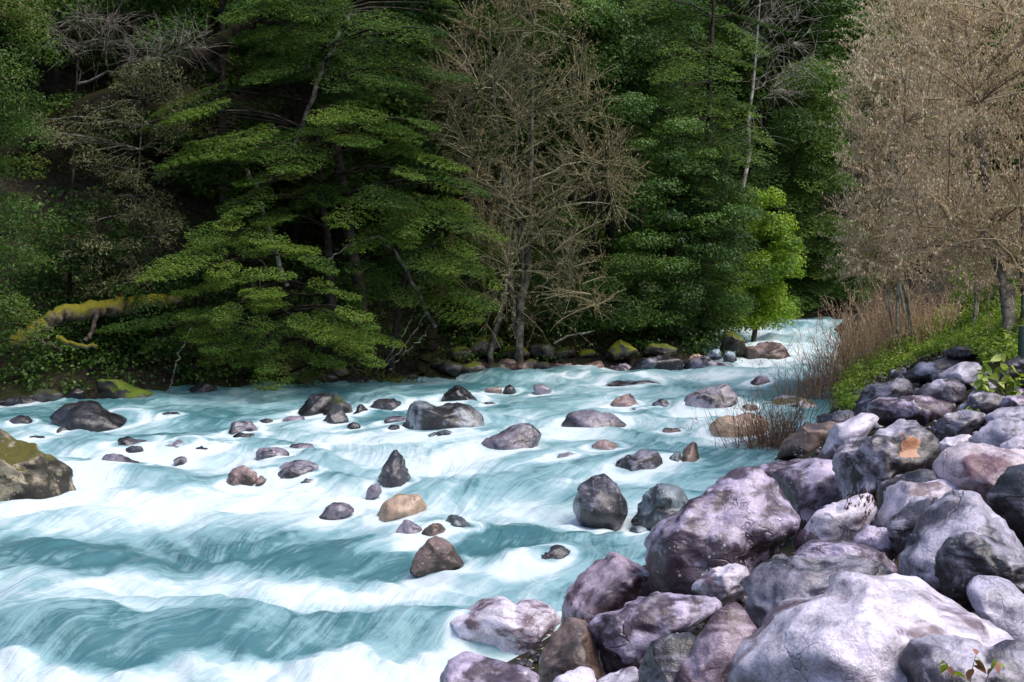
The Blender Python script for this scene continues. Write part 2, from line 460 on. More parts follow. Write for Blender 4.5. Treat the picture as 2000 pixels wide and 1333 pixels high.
M['darkmossbark'] = bark_mat('brown mossy bark', (0.022, 0.013, 0.008), (0.07, 0.04, 0.025), moss=(0.035, 0.03, 0.005))
def plain(name, col, rough, spec=.5):
    t = NT(name); co = t.n('TexCoord').outputs['Object']
    n = t.noise(co, 14, 4)
    return t.done(t.bsdf(t.mix(t.ramp(n, .3, .7), tuple(c * .7 for c in col), tuple(c * 1.25 for c in col)), rough, spec))
M['postgreen'] = plain('green painted steel', (0.014, 0.034, 0.022), .35)
M['wire'] = plain('galvanised wire', (.35, .36, .36), .4)
M['sprout'] = leaf_mat('sprout leaves', (0.13, 0.20, 0.03), (0.30, 0.40, 0.07), (0.52, 0.58, 0.2), .35, .45, .4)
M['redleaf'] = leaf_mat('red tinged leaves', (0.20, 0.07, 0.04), (0.32, 0.12, 0.08), (0.42, 0.2, 0.13), .3)

# ------------------------------------------------------------------ boulder table: outline (photo px), material, label
# kind: 'w' stands in the river (depth from its waterline), 'b' lies on a bank (depth from the ground under it)
ROCKS = []
def rk(kind, mat, pts, label, flat=.5, sub=4, group=None, yb=None, thick=1.0, Y=None, name='boulder'):
    P = np.array([[float(c) for c in p.split(',')] for p in pts.split()])
    if kind == 'w':
        b_ = np.array([(P[:, 0].min() + P[:, 0].max()) / 2, P[:, 1].max()]); P = b_ + (P - b_) * np.array([1.12, 1.2])
        ht_ = P[:, 1].max() - P[:, 1].min(); low = P[:, 1] > P[:, 1].max() - .3 * ht_
        P[low, 1] += .35 * ht_
        mat = {'lilac': 'wetlilac', 'grey': 'wetlilac', 'pink': 'wetpink', 'slate': 'wetslate', 'tan': 'wettan'}.get(mat, mat)
    if kind == 'b' and P[:, 0].min() > 850 and P[:, 1].max() > 780:
        c_ = (P.max(0) + P.min(0)) / 2; P = c_ + (P - c_) * np.array([1.05, 1.02])
        ht_ = P[:, 1].max() - P[:, 1].min(); low = P[:, 1] > P[:, 1].max() - .25 * ht_
        P[low, 1] += .28 * ht_
    big_ = (P[:, 0].max() - P[:, 0].min()) > 200 and P[:, 1].max() > 900
    if sub == 5 and not big_: sub = 4
    ROCKS.append(dict(kind=kind, mat=mat, P=P, label=label, flat=flat, sub=sub, group=group, yb=yb, thick=thick, Y=Y, name=name))

# right bank, front to back
rk('b','pale','1425,1310 1450,1270 1540,1195 1640,1150 1740,1122 1800,1120 1880,1160 1960,1215 2010,1240 2040,1330 1980,1420 1700,1450 1500,1420 1430,1360','huge pale lilac boulder with a smooth rounded top at the bottom right',.25,5,yb=1400)
rk('b','grey','1750,1310 1765,1280 1790,1250 1880,1245 2000,1245 2060,1290 2060,1400 1900,1430 1760,1380','rough grey boulder in the bottom right corner behind the small leafy plant',.7,5,yb=1420)
rk('b','grey','1885,1145 1910,1125 1950,1122 1980,1140 2010,1170 2020,1230 1980,1250 1920,1230','mid grey rounded boulder at the right edge just above the huge pale one',.4,5,yb=1235)
rk('b','grey','1757,1090 1770,1030 1800,985 1850,955 1900,952 1950,985 2000,1020 2030,1080 2010,1150 1850,1160 1770,1140','tall grey speckled boulder at the right edge behind the huge pale one',.4,5,yb=1160)
rk('b','dark','1838,1100 1850,1060 1900,1042 1960,1045 2000,1060 2030,1110 2010,1160 1900,1155 1850,1140','dark boulder with a wavy pale top leaning on the tall grey boulder',.6,5,yb=1185)
rk('b','dark','1440,1150 1452,1110 1490,1080 1560,1062 1640,1070 1720,1100 1757,1125 1700,1180 1600,1220 1500,1245 1460,1210','black and grey craggy boulder directly above the huge pale one',.85,5,yb=1235)
rk('b','lilac','1530,1070 1570,1042 1640,1040 1700,1060 1755,1100 1760,1130 1640,1150 1540,1120','smooth lilac boulder lying behind the black craggy one',.3,5,yb=1140)
rk('b','lilac','1272,1060 1285,1030 1330,985 1380,940 1430,915 1475,908 1520,950 1555,1000 1562,1030 1530,1070 1470,1105 1400,1135 1330,1140 1285,1110','giant rounded lilac boulder at the water below the red twig bush',.4,5,yb=1135)
rk('b','pale','1350,1140 1390,1110 1440,1087 1475,1090 1480,1130 1430,1175 1370,1165','small pale stone wedged below the giant lilac boulder',.6,4,yb=1172)
rk('b','maroon','1320,1333 1345,1270 1390,1210 1435,1170 1450,1200 1475,1240 1440,1290 1400,1380 1330,1400','tall slanting maroon slab left of the huge pale boulder',.7,5,yb=1390)
rk('b','dark','1250,1310 1262,1255 1285,1218 1340,1212 1385,1222 1365,1280 1330,1340 1310,1390 1255,1380','blocky dark boulder with a flat pale top at the bottom edge',.9,5,yb=1385)
rk('b','lilac','1148,1225 1165,1195 1230,1165 1330,1155 1400,1165 1420,1180 1370,1215 1290,1245 1265,1290 1200,1300 1165,1270','long smooth lilac boulder lying below the maroon one',.55,5,yb=1300)
rk('b','maroon','1100,1185 1110,1150 1150,1105 1200,1078 1240,1090 1300,1105 1350,1150 1330,1190 1230,1215 1130,1220','maroon peaked boulder at the water edge with tufts of moss',.5,5,yb=1210)
rk('b','pale','885,1215 900,1180 930,1145 985,1140 1010,1165 1060,1180 1100,1210 1100,1260 1060,1300 980,1300 930,1280 905,1255','pale grey wrinkled boulder farthest out in the water at the lower middle',.7,5,yb=1290)
rk('b','brown','1050,1333 1060,1270 1075,1230 1120,1200 1160,1205 1180,1260 1170,1310 1130,1370 1060,1380','brown stained boulder between the pale wrinkled boulder and the long lilac one',.7,5,yb=1370)
rk('b','lilac','862,1345 880,1300 910,1274 960,1275 1010,1300 1060,1333 1050,1400 900,1410','smooth wet boulder cut off by the bottom edge beside the white water',.25,5,yb=1395)
rk('b','pale','1075,1340 1100,1310 1130,1296 1160,1310 1180,1350 1120,1390','small pale stone at the bottom edge beside the brown stained boulder',.5,4,yb=1385)
rk('b','pale','1160,1340 1190,1305 1240,1300 1265,1330 1260,1380 1180,1390','small pale stone at the bottom edge left of the blocky dark boulder',.6,4,yb=1385)
rk('b','orange','1627,960 1640,880 1660,850 1700,820 1790,800 1815,830 1840,895 1825,915 1750,930 1700,960 1660,985 1635,990','big angular dark boulder with an orange patch on its face',.9,5,yb=985)
rk('b','lilac','1505,925 1560,885 1610,878 1640,890 1650,960 1610,1000 1570,1020 1540,985','cracked lilac boulder left of the angular one with the orange patch',.6,5,yb=1005)
rk('b','pale','1590,880 1620,835 1680,802 1720,810 1690,850 1650,890 1600,905','pale lilac slab peeping out behind the angular boulder with the orange patch',.5,4,yb=890)
rk('b','dark','1705,985 1720,940 1760,915 1820,902 1850,930 1800,970 1730,1010','dark arched stone just below the angular boulder with the orange patch',.6,4,yb=990)
rk('b','pale','1705,1010 1725,960 1760,935 1830,932 1880,945 1850,975 1790,1010 1720,1030','white smooth boulder in front of the dark arched stone',.35,5,yb=1022)
rk('b','pale','1545,1040 1600,1000 1660,960 1710,940 1720,990 1690,1030 1620,1060','pale sloping stone behind the dried seed stalks',.5,4,yb=1050)
rk('b','grey','1735,1030 1760,990 1800,960 1860,948 1900,955 1830,990 1790,1040 1760,1060','grey tilted slab between the white smooth boulder and the tall grey one',.6,4,yb=1055)
rk('b','lilac','1640,1050 1680,1022 1730,1022 1760,1060 1740,1090 1680,1080','small purple stone between the smooth lilac boulder and the grey slab',.5,4,yb=1075)
rk('b','pinkpale','1830,920 1860,880 1900,865 1990,870 2060,890 2050,970 1950,985 1870,960','broad pinkish boulder right of the angular one with the orange patch',.3,5,yb=975)
rk('b','dark','1932,970 1955,930 2000,895 2060,900 2070,1010 2000,1030 1950,1000','smooth dark purple boulder at the right edge in front of the pinkish one',.2,5,yb=1020)
rk('b','grey','1885,860 1920,830 1970,818 2050,825 2050,880 1950,885 1900,875','blue grey boulder at the right edge above the broad pinkish one',.5,4,yb=880)
rk('b','pale','1955,872 1985,850 2040,845 2050,890 1970,895','small pale stone at the right edge on top of the pinkish boulder',.4,4,yb=888)
rk('b','lilac','1693,805 1710,780 1760,770 1830,778 1865,785 1860,810 1800,825 1720,822','long low lilac boulder right above the angular one with the orange patch',.6,5,yb=820)
rk('b','dark','1673,790 1690,740 1720,738 1770,738 1790,760 1780,785 1720,800 1680,803','blocky dark purple boulder at the corner of the green ground cover',.8,5,yb=800)
rk('b','grey','1790,765 1820,745 1860,733 1885,755 1880,785 1840,790 1800,780','pale topped boulder right of the blocky dark purple one',.6,4,yb=785)
rk('b','grey','1758,735 1790,708 1840,695 1880,700 1870,730 1800,755 1765,755','grey boulder at the lower edge of the green ground cover',.5,4,yb=750)
rk('b','grey','1815,740 1850,715 1900,705 1930,720 1920,760 1860,765 1820,755','broad grey slab left of the sprouting leafy plant',.5,4,yb=760)
rk('b','dark','1843,690 1855,675 1890,670 1930,680 1935,705 1890,715 1850,705','topmost dark grey boulder against the green ground cover',.5,4,yb=712)
rk('b','grey','1868,800 1900,770 1940,763 1965,785 1950,808 1890,815','rounded grey boulder below the sprouting leafy plant',.5,4,yb=810)
rk('b','pale','1883,785 1900,760 1925,757 1935,775 1915,792','small pale stone tucked behind the rounded grey boulder',.4,4,yb=785)
rk('b','grey','1925,815 1960,792 2000,795 2030,810 2020,840 1950,835','grey boulder at the right edge between the rounded grey and the blue grey ones',.5,4,yb=835)
rk('b','grey','1815,840 1850,805 1900,798 1930,810 1900,840 1850,860','cracked grey boulder beside the tuft of small green leaves',.7,4,yb=852)
rk('b','pale','1825,880 1850,850 1900,845 1890,880 1850,895','small pale stone below the tuft of small green leaves',.5,4,yb=890)
rk('b','dark','1945,730 1960,700 1990,688 2030,700 2030,750 1960,760','dark boulder standing behind the green post at the right edge',.6,4,yb=750)
rk('b','dark','1988,785 2000,760 2030,755 2040,780 2010,792','little dark stone at the right edge below the green post',.4,4,yb=788)
rk('b','lilac','1945,795 1965,776 2000,772 2030,790 2000,806','flat lilac stone at the right edge below the sprouting plant',.6,4,yb=802)
rk('b','lilac','1470,930 1500,905 1550,895 1600,890 1610,910 1560,935 1500,945','flat lilac stone at the foot of the red twig bush',.5,4,yb=935)
rk('b','brown','1500,890 1530,850 1570,820 1640,810 1650,850 1600,885','brownish boulder behind the red twig bush',.6,4,yb=885)
rk('b','speckmoss','1470,820 1490,790 1530,775 1590,778 1625,805 1640,830 1560,845 1490,840','flat speckled boulder with green moss on top beside the quiet blue inlet',.5,4,yb=842)
rk('b','dark','1570,845 1600,808 1660,800 1680,820 1640,850','dark ledge between the speckled mossy boulder and the lilac pile',.8,4,yb=845)
rk('b','mossdark','1474,798 1480,772 1505,763 1530,780 1525,798 1490,803','small dark mossy rock behind the speckled boulder',.7,4,yb=800)
rk('w','lilacmoss','1330,800 1340,770 1380,757 1415,757 1445,790 1445,812 1390,818 1335,815','large rounded grey boulder with moss on its shoulder standing in the river',.6,5,yb=810)
rk('w','tan','1378,858 1400,825 1440,814 1490,820 1500,850 1450,866','tan boulder half under water left of the red twig bush',.3,4,yb=856)
rk('b','mossdark','1508,768 1530,745 1570,741 1600,758 1592,775 1530,776','dark mossy boulder under the bare upright twigs',.6,4,yb=774)
rk('b','lilac','1585,760 1595,735 1620,726 1642,745 1642,775 1600,780','round purple boulder under the bare upright twigs',.3,4,yb=776)
rk('w','brown','1432,716 1445,690 1490,670 1525,680 1560,712 1500,724','brown boulder at the foot of the distant white cascade',.5,4,yb=714)
rk('w','maroon','1458,753 1475,739 1495,736 1508,750 1480,757','low maroon rock in the water below the brown boulder',.4,4,yb=751)
rk('w','brown','1440,812 1455,795 1478,797 1482,812 1460,820','small brown stone right of the large rounded grey boulder',.5,4,yb=814)
rk('b','tan','1478,812 1500,797 1522,800 1520,815 1495,820','small tan stone in front of the dark mossy rock',.5,4,yb=816)

# rocks in the river
rk('w','blueblack','790,850 793,800 805,788 870,792 910,796 942,830 930,846 870,850 830,856','big black boulder with a blue grey sloping top in mid river',.7,5,yb=846)
rk('w','black','845,795 872,770 885,750 920,765 945,790 900,800','black peaked rock just behind the big mid river boulder',.9,4,yb=791)
rk('w','lilac','912,895 950,862 1000,842 1030,842 1048,860 1025,890 980,900 940,903','lilac boulder with water sheeting past it right of the big black boulder',.5,5,yb=893)
rk('w','black','722,955 755,910 772,888 795,910 812,940 812,956 770,962','sharp black pyramid shaped rock',.9,4,yb=950)
rk('w','dark','1123,990 1130,960 1155,938 1180,932 1205,950 1220,980 1215,1008 1180,1018 1135,1014','egg shaped dark speckled boulder standing in the rapids',.15,5,yb=1008)
rk('w','tan','728,1016 750,985 780,974 820,976 828,1000 805,1022 750,1022','smooth tan boulder with spray beside it',.2,4,yb=1013)
rk('w','brown','803,1102 825,1070 855,1055 880,1070 918,1098 870,1110','brown peaked rock alone in the near rapids',.8,4,yb=1098)
rk('w','black','1018,1102 1060,1080 1085,1066 1120,1090 1080,1108','low black slab in the near rapids',.8,4,yb=1097)
rk('w','dark','1190,930 1215,895 1245,878 1285,880 1298,905 1302,932 1240,938','dark craggy rock left of the small brown block near the bush',.9,4,yb=928)
rk('w','brown','1320,910 1335,880 1358,870 1367,900 1367,925 1335,930','small brown block standing in the water left of the bush',.9,4,yb=920)
rk('w','slate','1294,922 1302,895 1325,888 1340,910 1330,927','small bluish rock between the dark craggy rock and the brown block',.7,4,yb=922)
rk('w','slate','1222,1005 1260,970 1290,950 1330,960 1345,1000 1290,1022 1240,1018','bluish layered rocks between the egg shaped boulder and the giant lilac one',.8,4,yb=1012)
rk('w','slate','1240,1020 1275,1000 1320,988 1345,1005 1310,1024','low bluish slab against the side of the giant lilac boulder',.7,4,yb=1018)
rk('w','pink','1185,800 1205,780 1230,771 1248,790 1252,803 1215,808','pink rock with brown edges in the upper rapids',.7,4,yb=800)
rk('w','lilac','1222,810 1235,798 1255,797 1258,810','tiny lilac rock in front of the pink one',.5,3,yb=807)
rk('w','lilac','1095,846 1110,818 1150,810 1195,815 1222,838 1200,852 1140,854','rounded purple rock with water veiling over it',.2,4,yb=844)
rk('w','pink','1145,888 1160,870 1195,865 1222,880 1190,893','reddish rock just breaking the surface right of the lilac boulder',.3,4,yb=885)
rk('w','dark','1075,906 1090,889 1112,886 1130,900 1105,910','small dark rock between the lilac and the craggy rocks',.4,4,yb=904)
rk('w','dark','493,910 505,880 540,873 562,888 560,908 520,916','dark lilac rock at the end of the ledge on the left',.6,4,yb=908)
rk('w','grey','545,890 565,870 605,867 630,880 600,892','flat grey rock behind the dark lilac one at the ledge',.7,4,yb=888)
rk('w','dark','533,940 550,910 580,903 624,915 590,935 560,946','smooth dark rock below the end of the ledge',.4,4,yb=938)
rk('w','pink','436,945 455,920 480,913 503,930 495,945 460,950','pinkish rock just above the water below the ledge',.5,4,yb=944)
rk('w','pink','495,946 508,930 522,938 518,947','tiny pinkish rock right of the pinkish one',.4,3,yb=944)
rk('w','lilac','185,928 205,900 240,893 278,905 282,930 235,942','low purple rock under a veil of water on the left',.2,4,yb=934)
rk('w','black','208,885 230,862 265,858 302,870 288,890 240,892','black rock at the left end of the ledge',.5,4,yb=884)
rk('w','dark','302,890 320,868 350,862 384,875 380,893 330,896','dark purple rock in the middle of the ledge',.5,4,yb=890)
rk('w','black','443,863 465,848 490,848 512,860 480,866','small black rock behind the ledge',.5,4,yb=861)
rk('w','black','463,869 472,860 483,868 473,872','tiny black stone in front of the small black rock',.5,3,yb=868)
rk('w','black','108,815 140,794 190,793 235,815 270,842 180,846 122,838','large black boulder at the foot of the left bank',.4,5,yb=840)
rk('w','black','106,847 115,836 132,838 130,849','tiny black stone at the left below the large black boulder',.4,3,yb=846)
rk('w','lichen','-90,1000 -90,850 -20,852 0,862 40,885 90,905 130,940 165,972 100,985 0,994','big lichen and moss covered boulder at the left edge',.5,5,yb=980)
rk('w','black','576,814 600,783 640,775 652,800 620,818','dark rounded rock at the left of the black cluster near the far bank',.4,4,yb=810)
rk('w','mossdark','618,818 640,785 655,766 680,785 692,815 650,822','tallest rock of the black cluster near the far bank',.6,4,yb=813)
rk('w','black','678,820 700,790 727,810 712,821','right peaked rock of the black cluster near the far bank',.6,4,yb=815)
rk('w','black','620,838 640,810 665,806 683,827 650,840','lowest rock of the black cluster near the far bank',.6,4,yb=834)
rk('w','black','713,800 740,780 775,783 797,799 750,806','long black rock right of the black cluster',.4,4,yb=798)
rk('w','dark','738,833 760,817 795,815 800,830 765,836','low dark rock left of the big mid river boulder',.4,4,yb=830)
rk('w','slate','818,866 835,845 870,843 917,860 865,870','flat rock in front of the big mid river boulder',.7,4,yb=864)
rk('w','black','977,769 995,750 1015,767 995,772','small black pointed rock near the far bank',.7,4,yb=766)
rk('w','pink','944,768 952,757 978,758 980,768','small pinkish rock left of the black pointed one',.6,4,yb=766)
rk('w','dark','433,852 450,830 490,827 505,845 470,855','dark purple rock under thin water behind the ledge',.3,4,yb=848)
rk('w','dark','540,830 560,816 590,816 598,828 565,833','low dark rock left of the lowest cluster rock',.3,4,yb=826)
rk('w','grey','775,1040 790,1020 815,1024 832,1044 800,1050','left stone of the trio below the tan boulder',.7,4,yb=1043)
rk('w','brown','818,1046 840,1020 865,1024 882,1047 845,1052','middle stone of the trio below the tan boulder',.6,4,yb=1046)
rk('w','slate','857,1036 875,1005 900,1012 938,1037 890,1046','right pointed stone of the trio below the tan boulder',.6,4,yb=1038)
rk('w','lilac','617,1010 650,982 675,985 692,1002 650,1013','small lilac rock left of the tan boulder',.5,4,yb=1006)
rk('w','lilac','713,968 722,950 742,948 745,964 728,972','small purple stone at the foot of the pyramid rock',.3,4,yb=965)
rk('w','dark','1170,760 1200,747 1260,745 1295,755 1230,763','dark back of a rock just under the water off the far ledge',.2,4,yb=757)
rk('w','slate','1100,748 1115,733 1138,734 1147,745','small bluish rock at the far water edge',.4,4,yb=745)

for (cx, cy, w_, m_, lab) in ((402,892,46,'black','low black rock between the dark purple ledge rock and the dark lilac one'),(440,888,40,'dark','small dark rock just left of the dark lilac ledge rock'),(262,892,34,'black','little black rock in the ledge gap on the left'),
        (352,908,30,'dark','small dark rock in the foam below the ledge'),(600,948,28,'dark','tiny dark rock right of the smooth dark rock below the ledge'),(860,862,30,'black','black stone at the foot of the big mid river boulder'),
        (770,845,26,'black','tiny black stone left of the flat rock by the big mid river boulder'),(955,798,28,'black','black stone right of the black peaked rock'),(1060,770,36,'dark','low dark rock in the upper rapids left of the pink rock'),
        (1290,800,34,'dark','low lilac rock touching the left of the large rounded grey boulder'),(1245,1050,36,'slate','small bluish stone left of the giant lilac boulder'),
        (690,842,26,'black','tiny black stone right of the lowest cluster rock'),(520,830,26,'black','tiny black stone left of the black cluster'),(330,828,40,'black','low black rock right of the large black boulder'),(1400,790,24,'dark','tiny dark stone right of the pink rock'),
        (985,905,34,'dark','small dark rock below the lilac sheeted boulder'),(1310,850,34,'brown','small brown rock above the dark craggy rock'),(70,870,36,'black','small black rock above the lichen boulder'),(40,838,44,'black','black rock in the little fall at the left edge')):
    q_ = np.random.default_rng(cx); an_ = np.linspace(0, 2 * math.pi, 9)[:-1]; h_ = w_ * q_.uniform(.42, .6)
    rk('w', m_, ' '.join(f'{cx + .5 * w_ * math.cos(a) * q_.uniform(.85, 1.12):.1f},{cy - h_ * .45 - .5 * h_ * math.sin(a) * q_.uniform(.85, 1.15):.1f}' for a in an_), lab, .5, 3, yb=cy)
# far (left) bank
rk('b','dark','1222,732 1240,700 1290,688 1332,700 1335,732 1280,738','black cliff like ledge rock right of the yellow mossy boulder',.9,4,Y=31.4)
rk('b','dark','1318,736 1335,705 1390,690 1430,705 1447,734 1380,740','long black ledge rock at the river bend',.9,4,Y=31.5)
rk('b','slate','1376,702 1388,682 1405,681 1412,700 1395,706','pale bluish stone resting on the long black ledge',.6,4,Y=31.9)
rk('b','slate','1408,706 1418,684 1434,688 1442,706 1425,710','second bluish stone on the long black ledge nearer the cascade',.6,4,Y=31.9)
rk('b','tan','1340,705 1352,692 1378,692 1384,704 1360,708','tan stone on the long black ledge',.6,4,Y=31.8)
rk('b','mossy','1178,698 1180,672 1200,662 1230,665 1250,690 1232,708 1190,708','yellow green mossy boulder on the far bank',.5,5,Y=31.9)
rk('b','moss','1252,695 1265,672 1300,668 1325,680 1320,698 1285,702','dark mossy boulder right of the yellow green one',.6,4,Y=32.1)
rk('b','moss','1402,700 1415,650 1430,638 1450,660 1464,688 1432,702','tall mossy rock at the corner of the distant cascade',.6,4,Y=33.0)
rk('b','grey','1170,742 1185,712 1228,704 1246,735 1205,745','veined purple rock at the far water edge below the yellow green boulder',.8,4,yb=738)
rk('b','brown','1118,742 1140,712 1175,702 1190,735 1150,746','brown mossy streaked rock left of the veined purple one',.7,4,yb=738)
rk('b','mossydark2','172,800 183,742 230,738 300,765 320,782 318,806 220,812','flat slab with bright green moss on top at the foot of the left bank',.6,5,yb=812)
_bank = [(335,800,60,'mossdark'),(395,795,70,'black'),(455,790,60,'black'),(505,782,50,'mossdark'),(548,775,60,'black'),(590,770,50,'mossdark'),
         (560,752,60,'moss'),(640,758,50,'mossdark'),(700,768,50,'black'),(735,772,46,'mossdark'),(770,762,50,'moss'),(815,768,44,'dark'),(838,778,36,'dark'),
         (880,742,56,'mossdark'),(925,745,60,'moss'),(975,742,50,'mossdark'),(1020,742,56,'brown'),(1065,742,50,'mossdark'),(1100,733,44,'brown'),
         (900,712,60,'moss'),(950,705,80,'moss'),(1010,708,64,'moss'),(1060,712,60,'mossdark'),(1105,705,56,'moss'),(1145,702,44,'mossy'),
         (1290,720,30,'grey'),(1145,735,34,'grey'),(990,725,40,'brown'),(860,728,50,'mossdark'),(1040,728,40,'moss'),
         (40,806,70,'black'),(95,800,60,'mossdark'),(-20,806,60,'black'),(150,790,50,'black'),(800,748,40,'mossdark'),(660,745,50,'moss'),(1465,640,16,'pale'),(1495,636,18,'grey'),(1540,637,16,'pale')]
_r = random.Random(4)
for (cx, cy, w_, m_) in _bank:
    h_ = w_ * _r.uniform(.5, .75)
    pts = ' '.join(f'{cx + .5 * w_ * math.cos(a) * _r.uniform(.85, 1.12):.1f},{cy - h_ * .5 - .5 * h_ * math.sin(a) * _r.uniform(.85, 1.15):.1f}' for a in np.linspace(0, 2 * math.pi, 9)[:-1])
    lab = {'black': 'black wet stone along the foot of the far bank', 'mossdark': 'dark mossy stone along the foot of the far bank', 'moss': 'green mossy stone on the far bank',
           'brown': 'brown stone at the far water edge', 'dark': 'dark purple stone at the far water edge', 'mossy': 'yellow mossy stone left of the big yellow green boulder',
           'grey': 'grey stone at the water edge of the river bend', 'pale': 'pale stone at the lip of the distant cascade'}[m_]
    if m_ not in ('grey', 'pale', 'mossy'):
        lab = lab.split(' along')[0].split(' on')[0].split(' at')[0] + ' ' + next(t for lim, t in ((120, 'at the water below the left edge tree'), (170, 'left of the bright mossy slab'), (370, 'right of the bright mossy slab'), (470, 'under the left of the low sapling'), (560, 'under the middle of the low sapling'),
            (680, 'behind the black rock cluster'), (790, 'beside the low green grass tuft'), (850, 'just right of the green grass tuft'), (915, 'at the foot of the old mossy trunk'), (960, 'below the left stems of the bare brown tree'), (1030, 'below the bare brown tree'), (1075, 'below the brown dry grass'), (9999, 'right of the brown dry grass')) if cx < lim) + (', lower' if cy > 720 else ', higher') 
    rk('b', m_, pts, lab, .6, 3, group='small stones along the far bank', yb=cy, name='stone')
rk('b','pale','1612,642 1618,629 1634,627 1642,636 1640,645','white stone at the top right of the distant cascade',.4,3,yb=642,name='stone')

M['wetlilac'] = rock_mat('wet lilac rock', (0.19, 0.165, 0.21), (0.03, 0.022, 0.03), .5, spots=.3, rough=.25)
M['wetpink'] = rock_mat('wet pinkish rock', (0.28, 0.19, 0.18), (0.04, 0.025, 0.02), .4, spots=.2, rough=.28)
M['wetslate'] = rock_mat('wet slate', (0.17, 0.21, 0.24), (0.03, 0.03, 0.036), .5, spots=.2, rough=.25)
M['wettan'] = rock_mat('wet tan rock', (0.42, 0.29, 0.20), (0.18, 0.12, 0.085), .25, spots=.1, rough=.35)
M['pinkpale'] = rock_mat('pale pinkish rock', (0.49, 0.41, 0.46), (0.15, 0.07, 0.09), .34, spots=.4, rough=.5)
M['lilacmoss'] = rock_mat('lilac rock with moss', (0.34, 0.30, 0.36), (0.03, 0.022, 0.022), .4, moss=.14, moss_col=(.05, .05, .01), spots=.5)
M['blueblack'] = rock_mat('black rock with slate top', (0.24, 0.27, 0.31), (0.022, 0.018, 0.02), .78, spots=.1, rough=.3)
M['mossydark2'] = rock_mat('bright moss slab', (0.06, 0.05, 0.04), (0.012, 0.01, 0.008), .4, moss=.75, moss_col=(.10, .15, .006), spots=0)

# ------------------------------------------------------------------ boulder shapes
_ICO = {}
def ico(sub):
    if sub not in _ICO:
        bm = bmesh.new(); bmesh.ops.create_icosphere(bm, subdivisions=sub, radius=1.0)
        bm.verts.ensure_lookup_table()
        _ICO[sub] = (np.array([v.co[:] for v in bm.verts]), np.array([[v.index for v in f.verts] for f in bm.faces]))
        bm.free()
    return _ICO[sub]

def rock_shape(P, Yc, sub, flat, thick, seed):
    rg = np.random.default_rng(seed)
    c = (P.max(0) + P.min(0)) / 2
    cpos = at(c[0], c[1], Yc)
    a, b = ray(c[0], c[1])
    view = np.array([a, 1.0, b]); view /= np.linalg.norm(view)
    right = np.cross(view, [0, 0, 1.0]); right /= np.linalg.norm(right)
    up = np.cross(right, view)
    sc = Yc / FPX
    Pd = np.concatenate([P[i] + (P[(i + 1) % len(P)] - P[i]) * np.linspace(0, 1, 14)[:-1, None] for i in range(len(P))])
    Pd = (Pd + np.roll(Pd, 3, 0) + np.roll(Pd, -3, 0) + np.roll(Pd, 1, 0) + np.roll(Pd, -1, 0)) / 5
    dx, dz = (Pd[:, 0] - c[0]) * sc, -(Pd[:, 1] - c[1]) * sc
    th = np.arctan2(dz, dx); rr = np.hypot(dx, dz)
    o = np.argsort(th); th, rr = th[o], rr[o]
    D0, F = ico(sub)
    D = D0.copy()
    for _ in range(int(6 + 14 * flat)):                       # flat facets, kept off the outline
        n = rg.normal(size=3); n[1] = -abs(n[1]) - .55 if rg.random() < .8 else abs(n[1]) + .5
        if rg.random() < .35: n[2] = abs(n[2]) + .6
        n /= np.linalg.norm(n)
        d = rg.uniform(.58, .86)
        s_ = np.clip(D @ n - d, 0, None)
        D -= n * (s_ * min(1.0, .45 + flat * .9))[:, None]
    if flat > .45:                                           # steep, slightly undercut face towards the camera, shaped to fall into shade
        for k_ in range(2):
            n = np.array([rg.uniform(-.7, .7), -1.0, rg.uniform(-.45, .05)]); n /= np.linalg.norm(n)
            D -= n * np.clip(D @ n - rg.uniform(.5, .66), 0, None)[:, None] * .85
    for _ in range(int(3 + 8 * flat)):                       # smaller chipped facets all round
        n = rg.normal(size=3); n /= np.linalg.norm(n)
        d = rg.uniform(.86, .95)
        D -= n * (np.clip(D @ n - d, 0, None) * .8)[:, None]
    t = np.arctan2(D[:, 2], D[:, 0])
    R = np.interp(t, np.concatenate([th - 2 * math.pi, th, th + 2 * math.pi]), np.tile(rr, 3))
    wd = (P[:, 0].max() - P[:, 0].min()) * sc; ht = (P[:, 1].max() - P[:, 1].min()) * sc
    depth = .5 * (0.55 * wd + 0.45 * ht) * thick
    near = np.hypot(D[:, 0], D[:, 2])
    Rb = np.where(near < .35, R * near / .35 + rr.mean() * (1 - near / .35), R)
    L = np.stack([Rb * D[:, 0], depth * D[:, 1], Rb * D[:, 2]], 1)
    s_ = .5 * (wd + ht)
    n0 = L / (np.linalg.norm(L, axis=1, keepdims=True) + 1e-9)
    q = L / s_ + seed * 3.17
    amp = (.045 - .02 * flat) * fbm(q[:, 0] * 3, q[:, 1] * 3, q[:, 2] * 3, seed, 3, .5)
    rid = 1 - np.abs(fbm(q[:, 0] * 4 + 9, q[:, 1] * 4, q[:, 2] * 7, seed + 3, 3, .55))
    amp += (.025 + .04 * flat) * (rid - .7)
    if sub >= 5:
        amp += .009 * fbm(q[:, 0] * 18, q[:, 1] * 18, q[:, 2] * 26, seed + 5, 3)
    L = L + n0 * (amp * s_)[:, None]
    V = L[:, :1] * right + L[:, 1:2] * view + L[:, 2:] * up
    return cpos, V, F, wd, depth

for i, r in enumerate(ROCKS):
    P = r['P']; cx = (P[:, 0].min() + P[:, 0].max()) / 2
    yb = r['yb'] if r['yb'] else P[:, 1].max()
    wpx = P[:, 0].max() - P[:, 0].min()
    if r['Y']: Yc = r['Y']
    elif r['kind'] == 'w':
        Yf = hit_water(cx, yb); Yc = Yf + .22 * wpx * Yf / FPX
    else:
        Yf = hit(cx, yb); Yc = Yf + .22 * wpx * Yf / FPX
    r['Yc'] = Yc
    r['W'] = wpx * Yc / FPX
    r['X'] = (cx - 1000) / FPX * Yc

